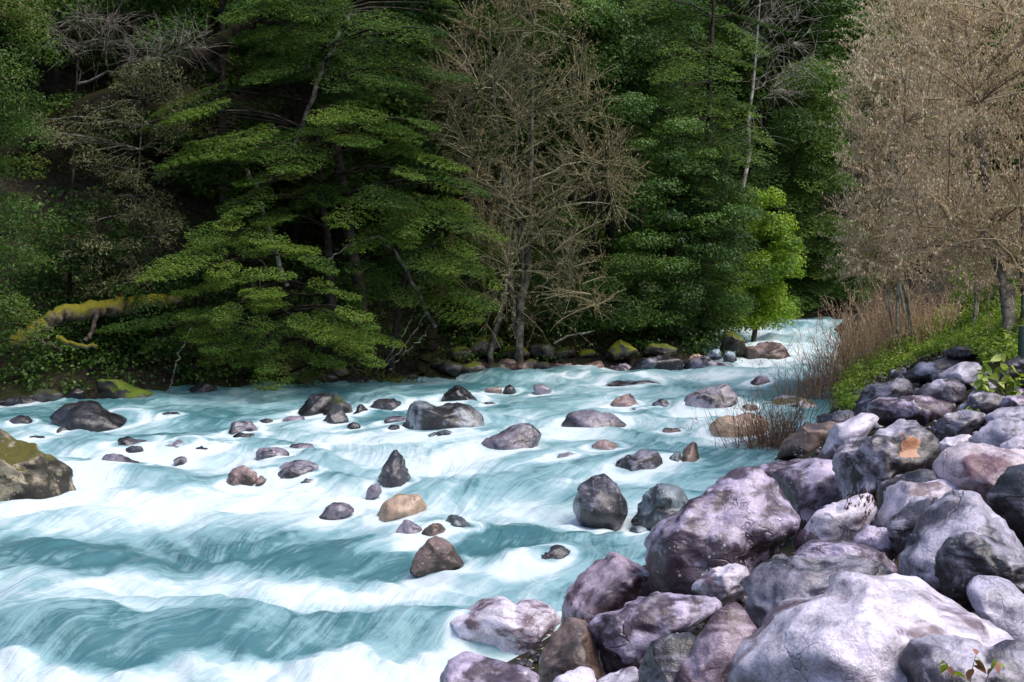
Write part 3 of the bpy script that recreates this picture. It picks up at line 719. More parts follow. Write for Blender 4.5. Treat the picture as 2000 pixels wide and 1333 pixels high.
# ------------------------------------------------------------------ ground sheet
def make_ground():
    xs = np.concatenate([np.linspace(-400, -40, 30)[:-1], np.linspace(-40, -16, 50)[:-1], np.linspace(-16, 16, 120)[:-1], np.linspace(16, 40, 50)[:-1], np.linspace(40, 400, 30)])
    ys = np.concatenate([np.linspace(-120, -4, 14)[:-1], np.linspace(-4, 50, 200)[:-1], np.linspace(50, 90, 50)[:-1], np.linspace(90, 600, 30)])
    X, Y = np.meshgrid(xs, ys)
    Z = ground_low(X, Y)
    n, m = X.shape
    idx = np.arange(n * m).reshape(n, m)
    Q = np.stack([idx[:-1, :-1], idx[:-1, 1:], idx[1:, 1:], idx[1:, :-1]], -1).reshape(-1, 4)
    me = mesh_quads('ground', np.stack([X, Y, Z], -1).reshape(-1, 3), Q, smooth=True)
    tag(link('ground', me, M['ground']), kind='structure')
make_ground()

# ------------------------------------------------------------------ river surface
def flow_g(Y):
    return np.interp(Y, [0, 5, 10, 15, 20, 26, 31, 36, 44, 60], [-10.4, -9, -7.5, -5.2, -2.5, 1, 4.6, 6.7, 8.3, 12])
_gy = np.linspace(0, 70, 700); _gx = flow_g(_gy)
_gx = np.convolve(np.pad(_gx, 30, 'edge'), np.ones(61) / 61, 'valid')
_gu = np.concatenate([[0], np.cumsum(np.hypot(np.diff(_gx), np.diff(_gy)))])

def wpt(px, py):
    Y = hit_water(px, py); return ray(px, py)[0] * Y, Y

FOAM = [(100,1335,330,42,1.0),(470,1330,480,34,1.0),(780,1322,150,26,.9),
        (90,1140,200,36,.9),(400,1122,170,40,1.1),(640,1140,190,28,.8),(900,1105,130,20,.6),(780,1180,220,18,.35),(200,1175,260,18,.5),
        (360,985,330,30,1.1),(110,960,150,30,.7),(570,960,180,24,.8),(40,920,120,25,.5),
        (870,1000,70,36,1.2),(1010,1005,220,18,.9),(690,868,150,20,.9),(640,920,160,16,.6),(860,905,160,18,.7),(720,985,140,14,.6),
        (1000,935,260,14,.45),(1100,855,170,14,1.0),(1000,822,140,16,.9),(1340,885,80,12,.6),(1270,835,160,9,.7),(900,870,80,12,.9),
        (400,848,170,10,.5),(160,862,160,16,.5),(330,900,220,18,.6),(1020,792,240,8,.5),(1320,742,170,6,.8),(1530,690,90,40,1.0),(1480,722,90,12,.7),
        (620,842,60,10,.5),(960,775,120,6,.5),(1150,790,120,8,.6),(1420,745,80,8,.5),(60,830,70,16,.4),(480,800,120,5,.3),
        (310,1058,340,26,-.5),(700,1070,160,20,-.4),(620,1032,200,14,-.5),(520,1225,260,26,-.05),(1200,1085,120,22,-.4),(360,828,190,12,-.45),(1000,760,200,6,-.35),
        (1010,1040,160,9,-.7),(90,1245,110,22,.1),(850,830,120,10,-.3),(560,1075,160,14,-.4),(1050,1130,120,25,-.2),(1230,870,90,8,-.3),(700,1240,150,20,.15)]
_foam_w = []
for (px, py, rx, ry, s_) in FOAM:
    X0, Y0 = wpt(px, min(py, 1332)); _, Ya = wpt(px, py - ry); 
    _foam_w.append((X0, Y0, rx * Y0 / FPX, max(abs(Ya - Y0), .12), s_))

CREST1 = np.array([(-400,1195),(-100,1205),(60,1196),(130,1212),(200,1228),(260,1225),(360,1200),(500,1188),(620,1205),(740,1190),(850,1200),(1000,1190)], float)
_c1 = np.array([wpt(*p) for p in CREST1])
_cx = np.linspace(_c1[:, 0].min(), _c1[:, 0].max(), 200)
_c1s = (_cx, np.convolve(np.pad(np.interp(_cx, _c1[:, 0], _c1[:, 1]), 8, 'edge'), np.ones(17) / 17, 'valid'))
CREST2 = np.array([(-400,1125),(0,1130),(200,1125),(330,1110),(420,1105),(560,1122),(700,1122),(900,1105),(1100,1100)], float)
_c2 = np.array([wpt(*p) for p in CREST2])
CREST3 = np.array([(-400,940),(100,935),(300,940),(500,930),(640,935),(760,945),(1300,960)], float)
_c3 = np.array([wpt(*p) for p in CREST3])

def river_surface(X, Y):
    psi = X - np.interp(Y, _gy, _gx)
    u = np.interp(Y, _gy, _gu) + .35 * psi
    land = ~in_poly(RIVER, X, Y)
    h = np.zeros_like(X); foam = np.full_like(X, .20)
    v = psi.copy()
    for r in ROCKS:                                    # currents part round the rocks, pile up and leave a wake
        if r['kind'] != 'w' and r['label'].find('water') < 0: continue
        R = .5 * r['W']; x0, y0 = r['X'], r['Yc']
        p0 = x0 - np.interp(y0, _gy, _gx); u0 = np.interp(y0, _gy, _gu) + .35 * p0
        du, dv = u - u0, psi - p0
        r2 = du * du + dv * dv + 1e-6
        v -= dv * np.clip(R * R / r2, 0, .9) * .8
        up = np.exp(-((du - 1.0 * R) ** 2 / (.5 * R * R) + dv ** 2 / (1.0 * R * R)))
        wk = np.exp(-((du + 1.5 * R) ** 2 / (1.6 * R * R) + dv ** 2 / (.8 * R * R)))
        h += min(.10, .12 * R) * up - min(.07, .10 * R) * wk
        tail = np.where(du < 0, np.exp(-np.abs(np.abs(dv) - R * (.75 - .12 * du / R)) / (.22 * R + .04)) * np.exp(du / (5 * R)), 0)
        foam += .55 * np.clip(tail, 0, 1) + .55 * wk + .7 * np.exp(-((np.sqrt(r2) - R) / (.14 * R + .04)) ** 2)
    v = v + .45 * fbm(X * .55, Y * .4, 0, 22, 2)
    wx = u + .7 * fbm(X * .6, Y * .6, 0, 21, 2); wy = v
    big = fbm(wx / 1.5, wy / 2.6, 0, 30, 3, .5)
    h += np.interp(Y, [14, 18, 24], [.14, .12, .085]) * big + .035 * noise(wx / .38, wy / 1.0, 0, 33) + .022 * noise(wx / .5, wy / .16, 0, 34) + .016 * fbm(wx / .22, wy / .3, 0, 35, 2)
    d = wx + .28
    big_d = fbm(d / 1.5, wy / 2.6, 0, 30, 3, .5)
    foam += .42 * np.clip(big_d - big, -.8, 1.2) + .22 * fbm(u / 2.6, v / 1.3, 0, 41, 3)
    # hand placed falls: near ledge, breaking wave, and the step below the ledge of rocks
    y1 = np.interp(X, _c1s[0], _c1s[1]) + .16 * noise(X * 1.1, 0, 0, 51) + .08 * noise(X * 2.7, 0, 0, 50)
    k = y1 - Y
    lump = 1 + .5 * noise(X * 1.1, 0, 0, 52)
    h += -.24 * ss(-.05, .62, k) + .05 * lump * np.exp(-((k + .2) / .35) ** 2)
    foam += .75 * ss(.46, .72, k + .10 * noise(X * 2.5, Y * 2.5, 0, 54)) - .05 * np.exp(-((k - .2) / .3) ** 2)
    h += .09 * ss(.45, .8, k) * fbm(X * 2.6, Y * 2.6, 0, 53, 3)
    for (dpx, dpy, dr, dh) in ((60, 1235, .42, .13), (150, 1262, .22, .06), (330, 1245, .3, .08), (470, 1235, .36, .12), (600, 1262, .25, .07), (690, 1232, .3, .10), (800, 1255, .28, .09), (560, 1215, .3, -.06), (250, 1240, .22, -.08)):
        x0, y0 = wpt(dpx, dpy)
        g_ = np.exp(-(((X - x0) / dr) ** 2 + ((Y - y0) / (dr * 1.15)) ** 2)); h += dh * g_
        v += .5 * (X - x0) * g_
        foam += -.08 * g_ * np.sign(dh) + .5 * np.sign(dh) * np.exp(-(((X - x0) / (dr * 1.1)) ** 2 + ((Y - y0 + dr * 1.2) / (dr * .5)) ** 2))
    y2 = np.interp(X, _c2[:, 0], _c2[:, 1]) + .15 * noise(X * .9, 0, 0, 55)
    k2 = y2 - Y
    win = ss(1.5, -.5, X) * np.clip(.65 + .75 * fbm(X * .55, Y * .3, 0, 60, 2), .1, 1.3)
    h += win * (-.09 * np.exp(-((k2 + .75) / .42) ** 2) + (.07 + .08 * fbm(X * 1.2, Y * .5, 0, 56, 3)) * np.exp(-((k2 - .05) / .36) ** 2))
    foam += win * ((.55 + .4 * fbm(X * .9, Y * .9, 0, 59, 2)) * np.exp(-((k2 - .16) / .34) ** 2) - .5 * np.exp(-((k2 + .65) / .38) ** 2))
    h += win * .035 * np.exp(-((k2 - .1) / .4) ** 2) * fbm(u * 2.2, v * 5, 0, 57, 3)
    y3 = np.interp(X, _c3[:, 0], _c3[:, 1]) + .3 * noise(X * .7, 0, 0, 58)
    k3 = y3 - Y
    h += .09 - .18 * ss(0, .8, k3)
    foam += .3 * ss(.3, .8, k3) * ss(2.2, 1.0, k3)
    for (X0, Y0, rx, ry, s_) in _foam_w:
        foam += .48 * s_ * np.exp(-(((X - X0) / rx) ** 2 + ((Y - Y0) / ry) ** 2))
    # the distant cascade is all white and lumpy
    cas = ss(31.5, 34, Y)
    foam += .35 * cas
    h += .12 * cas * fbm(X * 1.2, Y * .9, 0, 61, 3)
    # quiet inlet behind the speckled boulder
    quiet = np.exp(-(((X - 6.1) / .9) ** 2 + ((Y - 27.5) / 1.6) ** 2))
    foam -= .8 * quiet; h *= (1 - quiet)
    return w0(Y) + h, u, v, foam

def make_water():
    ys = np.concatenate([np.geomspace(7.5, 12.5, 45)[:-1], np.geomspace(12.5, 34, 380)[:-1], np.linspace(34, 60, 70)])
    fs = np.concatenate([np.linspace(-.80, -.40, 60)[:-1], np.linspace(-.40, .36, 430)[:-1], np.linspace(.36, .62, 30)])
    Yg, Fg = np.meshgrid(ys, fs, indexing='ij')
    Xg = Fg * Yg
    Z, u, v, foam = river_surface(Xg, Yg)
    n, m = Xg.shape
    idx = np.arange(n * m).reshape(n, m)
    Q = np.stack([idx[:-1, :-1], idx[:-1, 1:], idx[1:, 1:], idx[1:, :-1]], -1).reshape(-1, 4)
    cx = (Xg[:-1, :-1] + Xg[1:, 1:]) / 2; cy = (Yg[:-1, :-1] + Yg[1:, 1:]) / 2
    keep = (in_poly(RIVER, cx, cy) | (np.minimum(dist_line(LEFT, cx, cy), dist_line(RIGHT, cx, cy)) < .9)).ravel()
    Q = Q[keep]
    used = np.unique(Q); mp = np.zeros(n * m, np.int64); mp[used] = np.arange(len(used))
    V = np.stack([Xg, Yg, Z], -1).reshape(-1, 3)[used]
    at_ = {k: ('POINT', a.ravel()[used]) for k, a in (('flow_u', u), ('flow_v', v), ('foam', foam))}
    me = mesh_quads('river_water', V, mp[Q], at_, smooth=True)
    tag(link('river_water', me, M['water']), kind='structure')
make_water()

# ------------------------------------------------------------------ place the boulders
_or = next(r for r in ROCKS if r['mat'] == 'orange')
_s = _or['Yc'] / FPX
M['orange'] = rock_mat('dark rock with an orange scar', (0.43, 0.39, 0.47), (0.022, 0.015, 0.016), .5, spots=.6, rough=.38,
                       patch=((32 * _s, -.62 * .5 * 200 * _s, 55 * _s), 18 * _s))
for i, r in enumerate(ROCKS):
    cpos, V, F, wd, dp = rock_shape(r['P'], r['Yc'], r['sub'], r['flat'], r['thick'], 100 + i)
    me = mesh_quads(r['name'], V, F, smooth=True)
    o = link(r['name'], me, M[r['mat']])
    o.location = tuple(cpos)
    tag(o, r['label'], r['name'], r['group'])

# small stones filling the gaps of the right bank
_pr = random.Random(9)
_cob = []
for k in range(3):
    a = np.linspace(0, 2 * math.pi, 9)[:-1]
    P = np.stack([1000 + 50 * np.cos(a) * np.array([_pr.uniform(.85, 1.1) for _ in a]), 700 - 36 * np.sin(a) * np.array([_pr.uniform(.85, 1.1) for _ in a])], 1)
    _, V, F, _, _ = rock_shape(P, 27.47, 3, .5, 1.0, 900 + k)
    me = mesh_quads('cobble', V, F, smooth=True); me.materials.append(M[('grey', 'lilac', 'dark')[k]]); _cob.append(me)
for k in range(160):
    px, py = (_pr.uniform(1060, 2040), _pr.uniform(720, 1340)) if k < 110 else (_pr.uniform(1690, 2020), _pr.uniform(730, 900))
    lim = 1640 if py < 900 else (1480 if py < 1080 else 1120)
    if px < lim: continue
    Y = hit(px, py); X = float(ray(px, py)[0]) * Y
    o = bpy.data.objects.new('cobble', _cob[k % 3]); COL.objects.link(o)
    sc = _pr.uniform(.14, .42)
    o.scale = (sc, sc, sc * .9); o.location = (X, Y, float(ground_low(X, Y)) + .05 * sc)
    o.rotation_euler = (0, 0, _pr.uniform(0, 6.28))
    tag(o, ('grey', 'lilac', 'dark')[k % 3] + ' cobble in a gap between ' + ('the nearest big boulders at the bottom right' if py > 1120 else 'the middle boulders of the right bank' if py > 920 else 'the upper boulders near the sprouting plant'), 'cobble', 'cobbles between the right bank boulders')

# ------------------------------------------------------------------ foliage builders
def poly(s):
    return np.array([[float(c) for c in p.split(',')] for p in s.split()])

def sample_poly(P, n, rg):
    lo, hi = P.min(0), P.max(0)
    out = []
    while sum(len(o) for o in out) < n:
        q = rg.uniform(lo, hi, (n * 3, 2))
        out.append(q[in_poly(P, q[:, 0], q[:, 1])])
    return np.concatenate(out)[:n]

def unit(v): return v / (np.linalg.norm(v, axis=-1, keepdims=True) + 1e-9)

def bez(A, B, C, k):
    t = np.linspace(0, 1, k)[None, :, None]
    return (1 - t) ** 2 * A[:, None] + 2 * t * (1 - t) * B[:, None] + t * t * C[:, None]

def add_plate(acc, c, az, L, W, tilt, n, leaf, tint, rg):
    """a flat layered spray of small leaves, held out from the stem and drooping at its rim"""
    a = rg.random(n) ** .75
    K = 9
    a = (np.floor(a * K) + .5 + rg.normal(0, .16, n)) / K
    prof = np.sin(np.clip(a, 0.02, 1) ** .75 * math.pi * .93 + .12) ** .7
    b = rg.uniform(-1, 1, n) * prof * W * .5 * (1 + rg.normal(0, .08, n))
    x = (a - .45) * L + np.abs(b) * .55
    z = -tilt * x - .12 * b * b / max(W, .1) - .10 * np.clip(x, 0, None) ** 2 / L + rg.normal(0, .018, n) + .05 * noise(x * 3, b * 3, c[0] * 7, 5)
    ca, sa = math.cos(az), math.sin(az)
    P = np.stack([c[0] + x * ca - b * sa, c[1] + x * sa + b * ca, c[2] + z], 1)
    ang = az + np.sign(b) * .8 + rg.normal(0, .7, n)
    A = np.stack([np.cos(ang), np.sin(ang), rg.normal(-.15, .35, n)], 1)
    N = np.stack([tilt * ca + rg.normal(0, .38, n), tilt * sa + rg.normal(0, .38, n), np.ones(n)], 1)
    s = leaf * rg.uniform(.7, 1.35, n)
    acc.leaves(P, A, N, s, s * .62, np.clip(tint + rg.normal(0, .16, n), 0, 1))

def add_clump(acc, c, r, n, leaf, tint, rg, asp=.62, up=-.35, flat=.75):
    d = unit(rg.normal(size=(n, 3)))
    d[:, 2] = np.where(d[:, 2] < up, -d[:, 2], d[:, 2])
    rr = r * (.45 + .6 * rg.random(n) ** .6) * (1 + .25 * noise(d[:, 0] * 2.2, d[:, 1] * 2.2, d[:, 2] * 2.2 + c[0], 8))
    P = c + d * rr[:, None] * np.array([1, 1, flat])
    N = unit(d + rg.normal(0, .55, (n, 3)) + np.array([0, -.15, .35]))
    A = np.cross(N, unit(rg.normal(size=(n, 3))))
    s = leaf * rg.uniform(.6, 1.35, n)
    acc.leaves(P, A, N, s, s * asp, np.clip(tint + rg.normal(0, .17, n), 0, 1))

def stem_path(p0, p1, rg, k=8, wob=.06, sag=0.0):
    t = np.linspace(0, 1, k)[:, None]
    P = p0 + (p1 - p0) * t
    L = np.linalg.norm(p1 - p0)
    P[1:-1] += np.cumsum(rg.normal(0, wob * L / k * 2, (k - 2, 3)), 0) * (1 - t[1:-1])
    P[:, 2] += sag * L * np.sin(t[:, 0] * math.pi)
    return P

def ground_pt(px, Y):
    X = float(ray(px, 600)[0]) * Y
    return np.array([X, Y, float(ground_z(X, Y)) - .1])

def evergreen(name, label, kind, P, Y, T, base_px, n, mat, leaf, size, seed, bark='bark', trunk_r=.12, tint=(.25, .85), dens=800, tilt=(.25, .6),
              cat='tree', base_Y=None, top=None, limbs=True, asp=.62, flat=.75, group=None):
    """kind 'plate': layered sprays; 'clump': rounded leafy masses. P outline in photo px, Y middle depth, T thickness"""
    rg = np.random.default_rng(seed)
    by = base_Y or Y + .3
    base = ground_pt(base_px, by)
    root = thing(name, base, label, cat, group)
    c0 = P.mean(0)
    tp = at(*(top or (P[:, 0].mean(), P[:, 1].min() + 30)), by + .2)
    trunk = stem_path(base, tp, rg, 12, .05)
    tr = Acc(); tr.tubes(trunk[None], np.linspace(trunk_r, trunk_r * .2, 12)[None], 8)
    tr.build('trunk', M[bark], root, True, base)
    crown = Acc(); lim = Acc()
    q = sample_poly(P, n, rg)
    Ys = Y + T * (rg.random(n) - .6)
    C = at(q[:, 0], q[:, 1], Ys)
    ii = np.clip(np.searchsorted(trunk[:, 2], C[:, 2] - .5 * np.abs(C[:, 0] - base[0]) * .5), 1, 11)
    S = trunk[ii]
    if limbs:
        mid = (S + C) / 2 + np.array([0, 0, .12]) * np.linalg.norm(C - S, axis=1)[:, None]
        PP = bez(S, mid, C, 6) + rg.normal(0, .03, (n, 6, 3)) * np.array([0, 1, 1, 1, 1, 0])[None, :, None]
        R = np.linspace(1, .25, 6)[None] * (.010 + .009 * np.linalg.norm(C - S, axis=1))[:, None]
        lim.tubes(PP, R, 4)
    tsel = rg.uniform(tint[0], tint[1], n) + .18 * noise(C[:, 0] * .6, C[:, 2] * .6, 0, seed)
    for i in range(n):
        s = size * rg.uniform(.65, 1.35)
        if kind == 'plate':
            out = math.atan2(C[i, 1] - S[i, 1] - .9, C[i, 0] - S[i, 0] + rg.normal(0, .35))
            add_plate(crown, C[i], out, s, s * rg.uniform(.55, .85), rg.uniform(*tilt), int(dens * s * s * .55), leaf, tsel[i], rg)
        else:
            add_clump(crown, C[i], s * .5, int(dens * s * s), leaf, tsel[i], rg, asp, flat=flat)
    if limbs: lim.build('limb', M[bark], root, True, base)
    crown.build('crown', M[mat], root, False, base)
    return root

def bare_tree(name, label, P, Y, T, base_px, seed, ntar, bark, twigmat, leafmat=None, nleaf=0, trunk_r=.09, strands=6, tl=(.25, .6), base_Y=None, lean=None,
              leaf=(.05, .018), twig_r=.005, stems=1, droop=.15, mains=10, lichen=0, cat='tree', tmin=0.0, tint=(.25, .75), group=None, up=.25):
    rg = np.random.default_rng(seed)
    by = base_Y or Y
    base = ground_pt(base_px, by)
    root = thing(name, base, label, cat, group)
    q = sample_poly(P, ntar, rg)
    C = at(q[:, 0], q[:, 1], Y + T * (rg.random(ntar) - .5))
    tr = Acc(); br = Acc(); tw = Acc(); lv = Acc()
    top = C[np.argmax(C[:, 2] - .5 * np.abs(C[:, 0] - base[0]))]
    trunks = []
    for s in range(stems):
        b0 = base + np.array([rg.normal(0, .12 * stems ** .5) if s else 0, rg.normal(0, .15) if s else 0, 0])
        tgt = C[rg.integers(ntar)] * .6 + top * .4 if s else top * .75 + C.mean(0) * .25
        pth = stem_path(b0, tgt, rg, 12, .07)
        trunks.append(pth)
        tr = Acc(); tr.tubes(pth[None], (np.linspace(1, .18, 12) * trunk_r * (rg.uniform(.5, .9) if s else 1))[None], 8)
        tr.build('trunk', M[bark], root, True, base)
    TP = np.concatenate([t_[4:] for t_ in trunks])
    main = C[rg.choice(ntar, mains * stems, replace=False)]
    # main limbs
    S = []
    for m in main:
        d = np.linalg.norm((TP - m) * np.array([1, 1, .8]), axis=1) + np.where(TP[:, 2] > m[2] - .15 * abs(m[0] - base[0]), 4, 0)
        S.append(TP[np.argmin(d)])
    S = np.array(S)
    mid = S * .5 + main * .5 + np.array([0, 0, up]) * np.linalg.norm(main - S, axis=1)[:, None] * .4
    ML = bez(S, mid, main, 10); ML[:, 1:-1] += rg.normal(0, .035, ML[:, 1:-1].shape)
    br.tubes(ML, np.linspace(1, .25, 10)[None] * (.010 + .0075 * np.linalg.norm(main - S, axis=1))[:, None], 5, T=rg.uniform(*tint, len(main)))
    MP = ML[:, 2:].reshape(-1, 3)
    # secondary branches to each target from the nearest limb point
    near = []
    for c in C:
        d = np.linalg.norm(MP - c, axis=1) + np.where(MP[:, 2] > c[2] + .1, .6, 0)
        near.append(MP[np.argmin(d)])
    near = np.array(near)
    mid = near * .45 + C * .55 + np.array([0, 0, .12]) * np.linalg.norm(C - near, axis=1)[:, None] + rg.normal(0, .06, C.shape)
    B2 = bez(near, mid, C, 6)
    br.tubes(B2, np.linspace(1, .4, 6)[None] * (.006 + .006 * np.linalg.norm(C - near, axis=1))[:, None], 4, T=np.clip(rg.uniform(*tint, ntar), 0, 1))
    # fine twig strands
    nS = ntar * strands
    st = B2[np.repeat(np.arange(ntar), strands), rg.integers(2, 6, nS)]
    ddir = unit(np.repeat(unit(C - near), strands, 0) * .7 + rg.normal(0, .55, (nS, 3)) + np.array([0, 0, up]))
    ln = rg.uniform(*tl, nS)[:, None]
    en = st + ddir * ln - np.array([0, 0, droop]) * ln
    md = st + ddir * ln * .55 + rg.normal(0, .03, st.shape)
    ST = bez(st, md, en, 4)
    tw.tubes(ST, np.array([[1.2, 1., .8, .5]]) * twig_r, 3, T=np.clip(rg.uniform(*tint, nS), 0, 1))
    bo = br.build('branch', M[twigmat], root, False, base)
    tw.build('twig', M[twigmat], root, False, base)
    if nleaf:
        k = rg.integers(0, nS, nleaf); f = rg.random(nleaf)
        j = np.minimum((f * 3).astype(int), 2); ff = (f * 3 - j)[:, None]
        p = ST[k, j] * (1 - ff) + ST[k, j + 1] * ff + rg.normal(0, .015, (nleaf, 3))
        A = np.stack([rg.normal(0, .35, nleaf), rg.normal(0, .35, nleaf), -np.ones(nleaf) * .8], 1)
        N = rg.normal(size=(nleaf, 3)); N[:, 1] -= .5
        s = leaf[0] * rg.uniform(.6, 1.4, nleaf)
        lv.leaves(p, A, N, s, leaf[1] * rg.uniform(.7, 1.4, nleaf), np.clip(.5 + .3 * noise(p[:, 0] * .9, p[:, 1], p[:, 2] * .9, seed) + rg.normal(0, .25, nleaf), 0, 1))
        lv.build('withered_leaves', M[leafmat], root, False, base)
    if lichen:
        la = Acc()
        k = rg.integers(0, ntar, lichen)
        for c in B2[k, rg.integers(1, 5, lichen)]:
            add_clump(la, c, rg.uniform(.03, .07), 14, .035, rg.uniform(.4, .9), rg)
        la.build('lichen', M['lichentuft'], root, False, base)
    return root

M['lichentuft'] = leaf_mat('pale green lichen', (0.22, 0.22, 0.09), (0.36, 0.35, 0.17), (0.55, 0.53, 0.30), .2, .8, .1)

# ------------------------------------------------------------------ the forest on the far bank
evergreen('leafy_tree', 'glossy dark green tree with rusty patches filling the left edge', 'clump',
          poly('-160,-60 40,-60 80,20 85,110 70,170 92,260 100,330 78,380 95,450 75,540 92,610 60,700 -160,760'), 26.6, 2.2, -60, 70, 'rust', .062, .95, 301, dens=620, tint=(.12, .58), asp=.42, base_Y=26.9, top=(-40, -40))
evergreen('olive_shrub', 'grey olive narrow leaved shrub hanging left of the layered beeches', 'clump',
          poly('215,170 270,140 345,150 370,200 350,280 330,380 350,470 300,560 200,580 120,520 150,420 185,380 150,300 60,280 60,230 150,250'), 28.6, 1.2, 230, 80, 'olive', .08, .62, 302, dens=380, bark='greybark', trunk_r=.04, asp=.24, tint=(.1, .8), base_Y=29.0, cat='shrub', top=(280,200))
evergreen('layered_beech', 'tall beech with flat layered sprays rising above the left middle', 'plate',
          poly('480,-60 900,-60 880,60 860,150 800,200 640,200 560,140 440,200 340,180 420,120 500,90'), 31.5, 3.0, 720, 62, 'beech', .046, 1.5, 303, dens=850, tint=(.05, .62), base_Y=32, trunk_r=.16)
evergreen('layered_beech', 'broad beech with bright layered sprays in the left middle', 'plate',
          poly('340,210 420,190 480,250 560,220 700,205 790,210 860,270 925,330 900,370 830,400 700,390 600,400 560,440 470,400 400,330 330,260'), 30.0, 2.4, 660, 60, 'beech', .045, 1.35, 304, dens=1150, tint=(.2, .8), base_Y=30.8, trunk_r=.13, tilt=(.12, .45))
evergreen('layered_beech', 'low beech sapling with layered sprays hanging over the water on the left', 'plate',
          poly('350,440 430,430 540,445 570,480 640,520 680,570 740,610 745,660 720,720 600,745 420,735 370,700 440,660 330,680 230,650 290,600 330,560 235,525 270,500 340,500 330,470'), 28.0, 2.0, 560, 60, 'beech', .043, 1.15, 305, dens=1250, tint=(.4, .95), base_Y=29.2, trunk_r=.09, tilt=(.06, .34))
evergreen('layered_beech', 'beech with yellow green sprays leaning out beside the bare brown tree', 'plate',
          poly('690,400 760,370 830,380 920,390 945,430 900,480 950,560 880,600 800,580 720,560 680,500 720,450'), 29.4, 1.8, 760, 34, 'beech', .045, 1.15, 306, dens=1150, tint=(.35, .95), base_Y=30.3, trunk_r=.10)
bare_tree('bare_tree', 'bare brown tree with pale lichen covered branches in the middle', poly('880,40 1000,-60 1110,-60 1140,80 1200,200 1245,330 1240,420 1180,480 1200,580 1120,650 960,650 900,560 930,430 860,330 830,230 800,160'),
          31.0, 2.6, 1010, 307, 520, 'greybark', 'olivetwig', 'deadolive', 26000, trunk_r=.10, strands=7, tl=(.3, .75), stems=4, mains=7, lichen=160, tint=(.05, .82), leaf=(.05, .022), up=.35, base_Y=31.4)
evergreen('leafy_tree', 'dense dark green tree standing behind the yellow mossy boulder', 'clump',
          poly('1190,210 1260,190 1330,230 1380,300 1440,330 1450,480 1430,620 1330,655 1240,640 1190,560 1230,470 1240,380 1200,300'), 34.0, 2.8, 1310, 95, 'broad', .06, .95, 308, dens=620, tint=(.15, .75), trunk_r=.14, flat=.5)
evergreen('leafy_tree', 'rounded green tree at the top right of the bare brown tree', 'clump',
          poly('1060,-60 1330,-60 1330,60 1300,160 1230,230 1150,200 1110,100'), 36.0, 2.8, 1200, 70, 'broad', .07, 1.1, 309, dens=480, tint=(.3, .85), trunk_r=.14)
evergreen('layered_conifer', 'dark layered conifer with drooping sprays left of the pale leaning trunk', 'plate',
          poly('1250,-60 1480,-60 1490,60 1450,160 1480,260 1450,340 1470,440 1440,560 1400,640 1340,560 1330,380 1290,240 1270,120'), 35.0, 2.8, 1370, 85, 'beech_dark', .06, 1.35, 310, dens=600, tint=(.15, .9), tilt=(.35, .8), trunk_r=.15)
evergreen('lime_tree', 'bright lime green tree at the river bend', 'clump',
          poly('1425,395 1450,380 1480,400 1505,370 1530,410 1525,450 1558,490 1545,530 1520,560 1540,600 1500,640 1420,640 1400,560 1415,480'), 38.0, 2.2, 1470, 92, 'lime', .075, .8, 311, dens=600, tint=(.2, .9), trunk_r=.08, bark='greybark')
bare_tree('bare_tree', 'slender pale leaning tree with bare branches above the river bend', poly('1440,-60 1640,-60 1600,60 1580,160 1560,230 1480,330 1450,300 1460,200 1480,100'), 40.5, 1.4, 1420, 312, 90, 'lightbark', 'palebark', None, 0,
          trunk_r=.10, strands=5, tl=(.4, .9), mains=12, twig_r=.006, tint=(.6, 1), up=.1, base_Y=40.5)
evergreen('leafy_tree', 'big green broadleaf tree at the top behind the slender pale tree', 'clump',
          poly('1570,-60 1760,-60 1740,40 1700,140 1660,260 1640,330 1600,240 1620,120 1580,40'), 50.0, 4.0, 1650, 60, 'broad', .10, 1.6, 313, dens=270, tint=(.35, .9), trunk_r=.2)
evergreen('leafy_tree', 'pale green tree right behind the slender pale tree', 'clump',
          poly('1540,150 1600,130 1650,230 1660,330 1640,420 1580,380 1540,300'), 46.0, 3.0, 1600, 46, 'beech', .085, 1.3, 314, dens=360, tint=(.3, .85), trunk_r=.14)
evergreen('layered_conifer', 'layered conifer in the shade behind the lime green tree', 'plate',
          poly('1470,300 1540,330 1600,350 1650,430 1640,540 1600,590 1560,600 1540,480 1520,380'), 46.0, 3.0, 1590, 50, 'beech_dark', .08, 1.7, 315, dens=420, tint=(.2, .8), trunk_r=.14)
evergreen('dark_tree', 'dark tree overhanging the top of the distant cascade', 'clump',
          poly('1520,440 1600,430 1680,470 1700,560 1660,610 1560,625 1520,600'), 47.5, 3.0, 1620, 46, 'beech_dark', .085, 1.3, 316, dens=300, tint=(0, .5), trunk_r=.12)

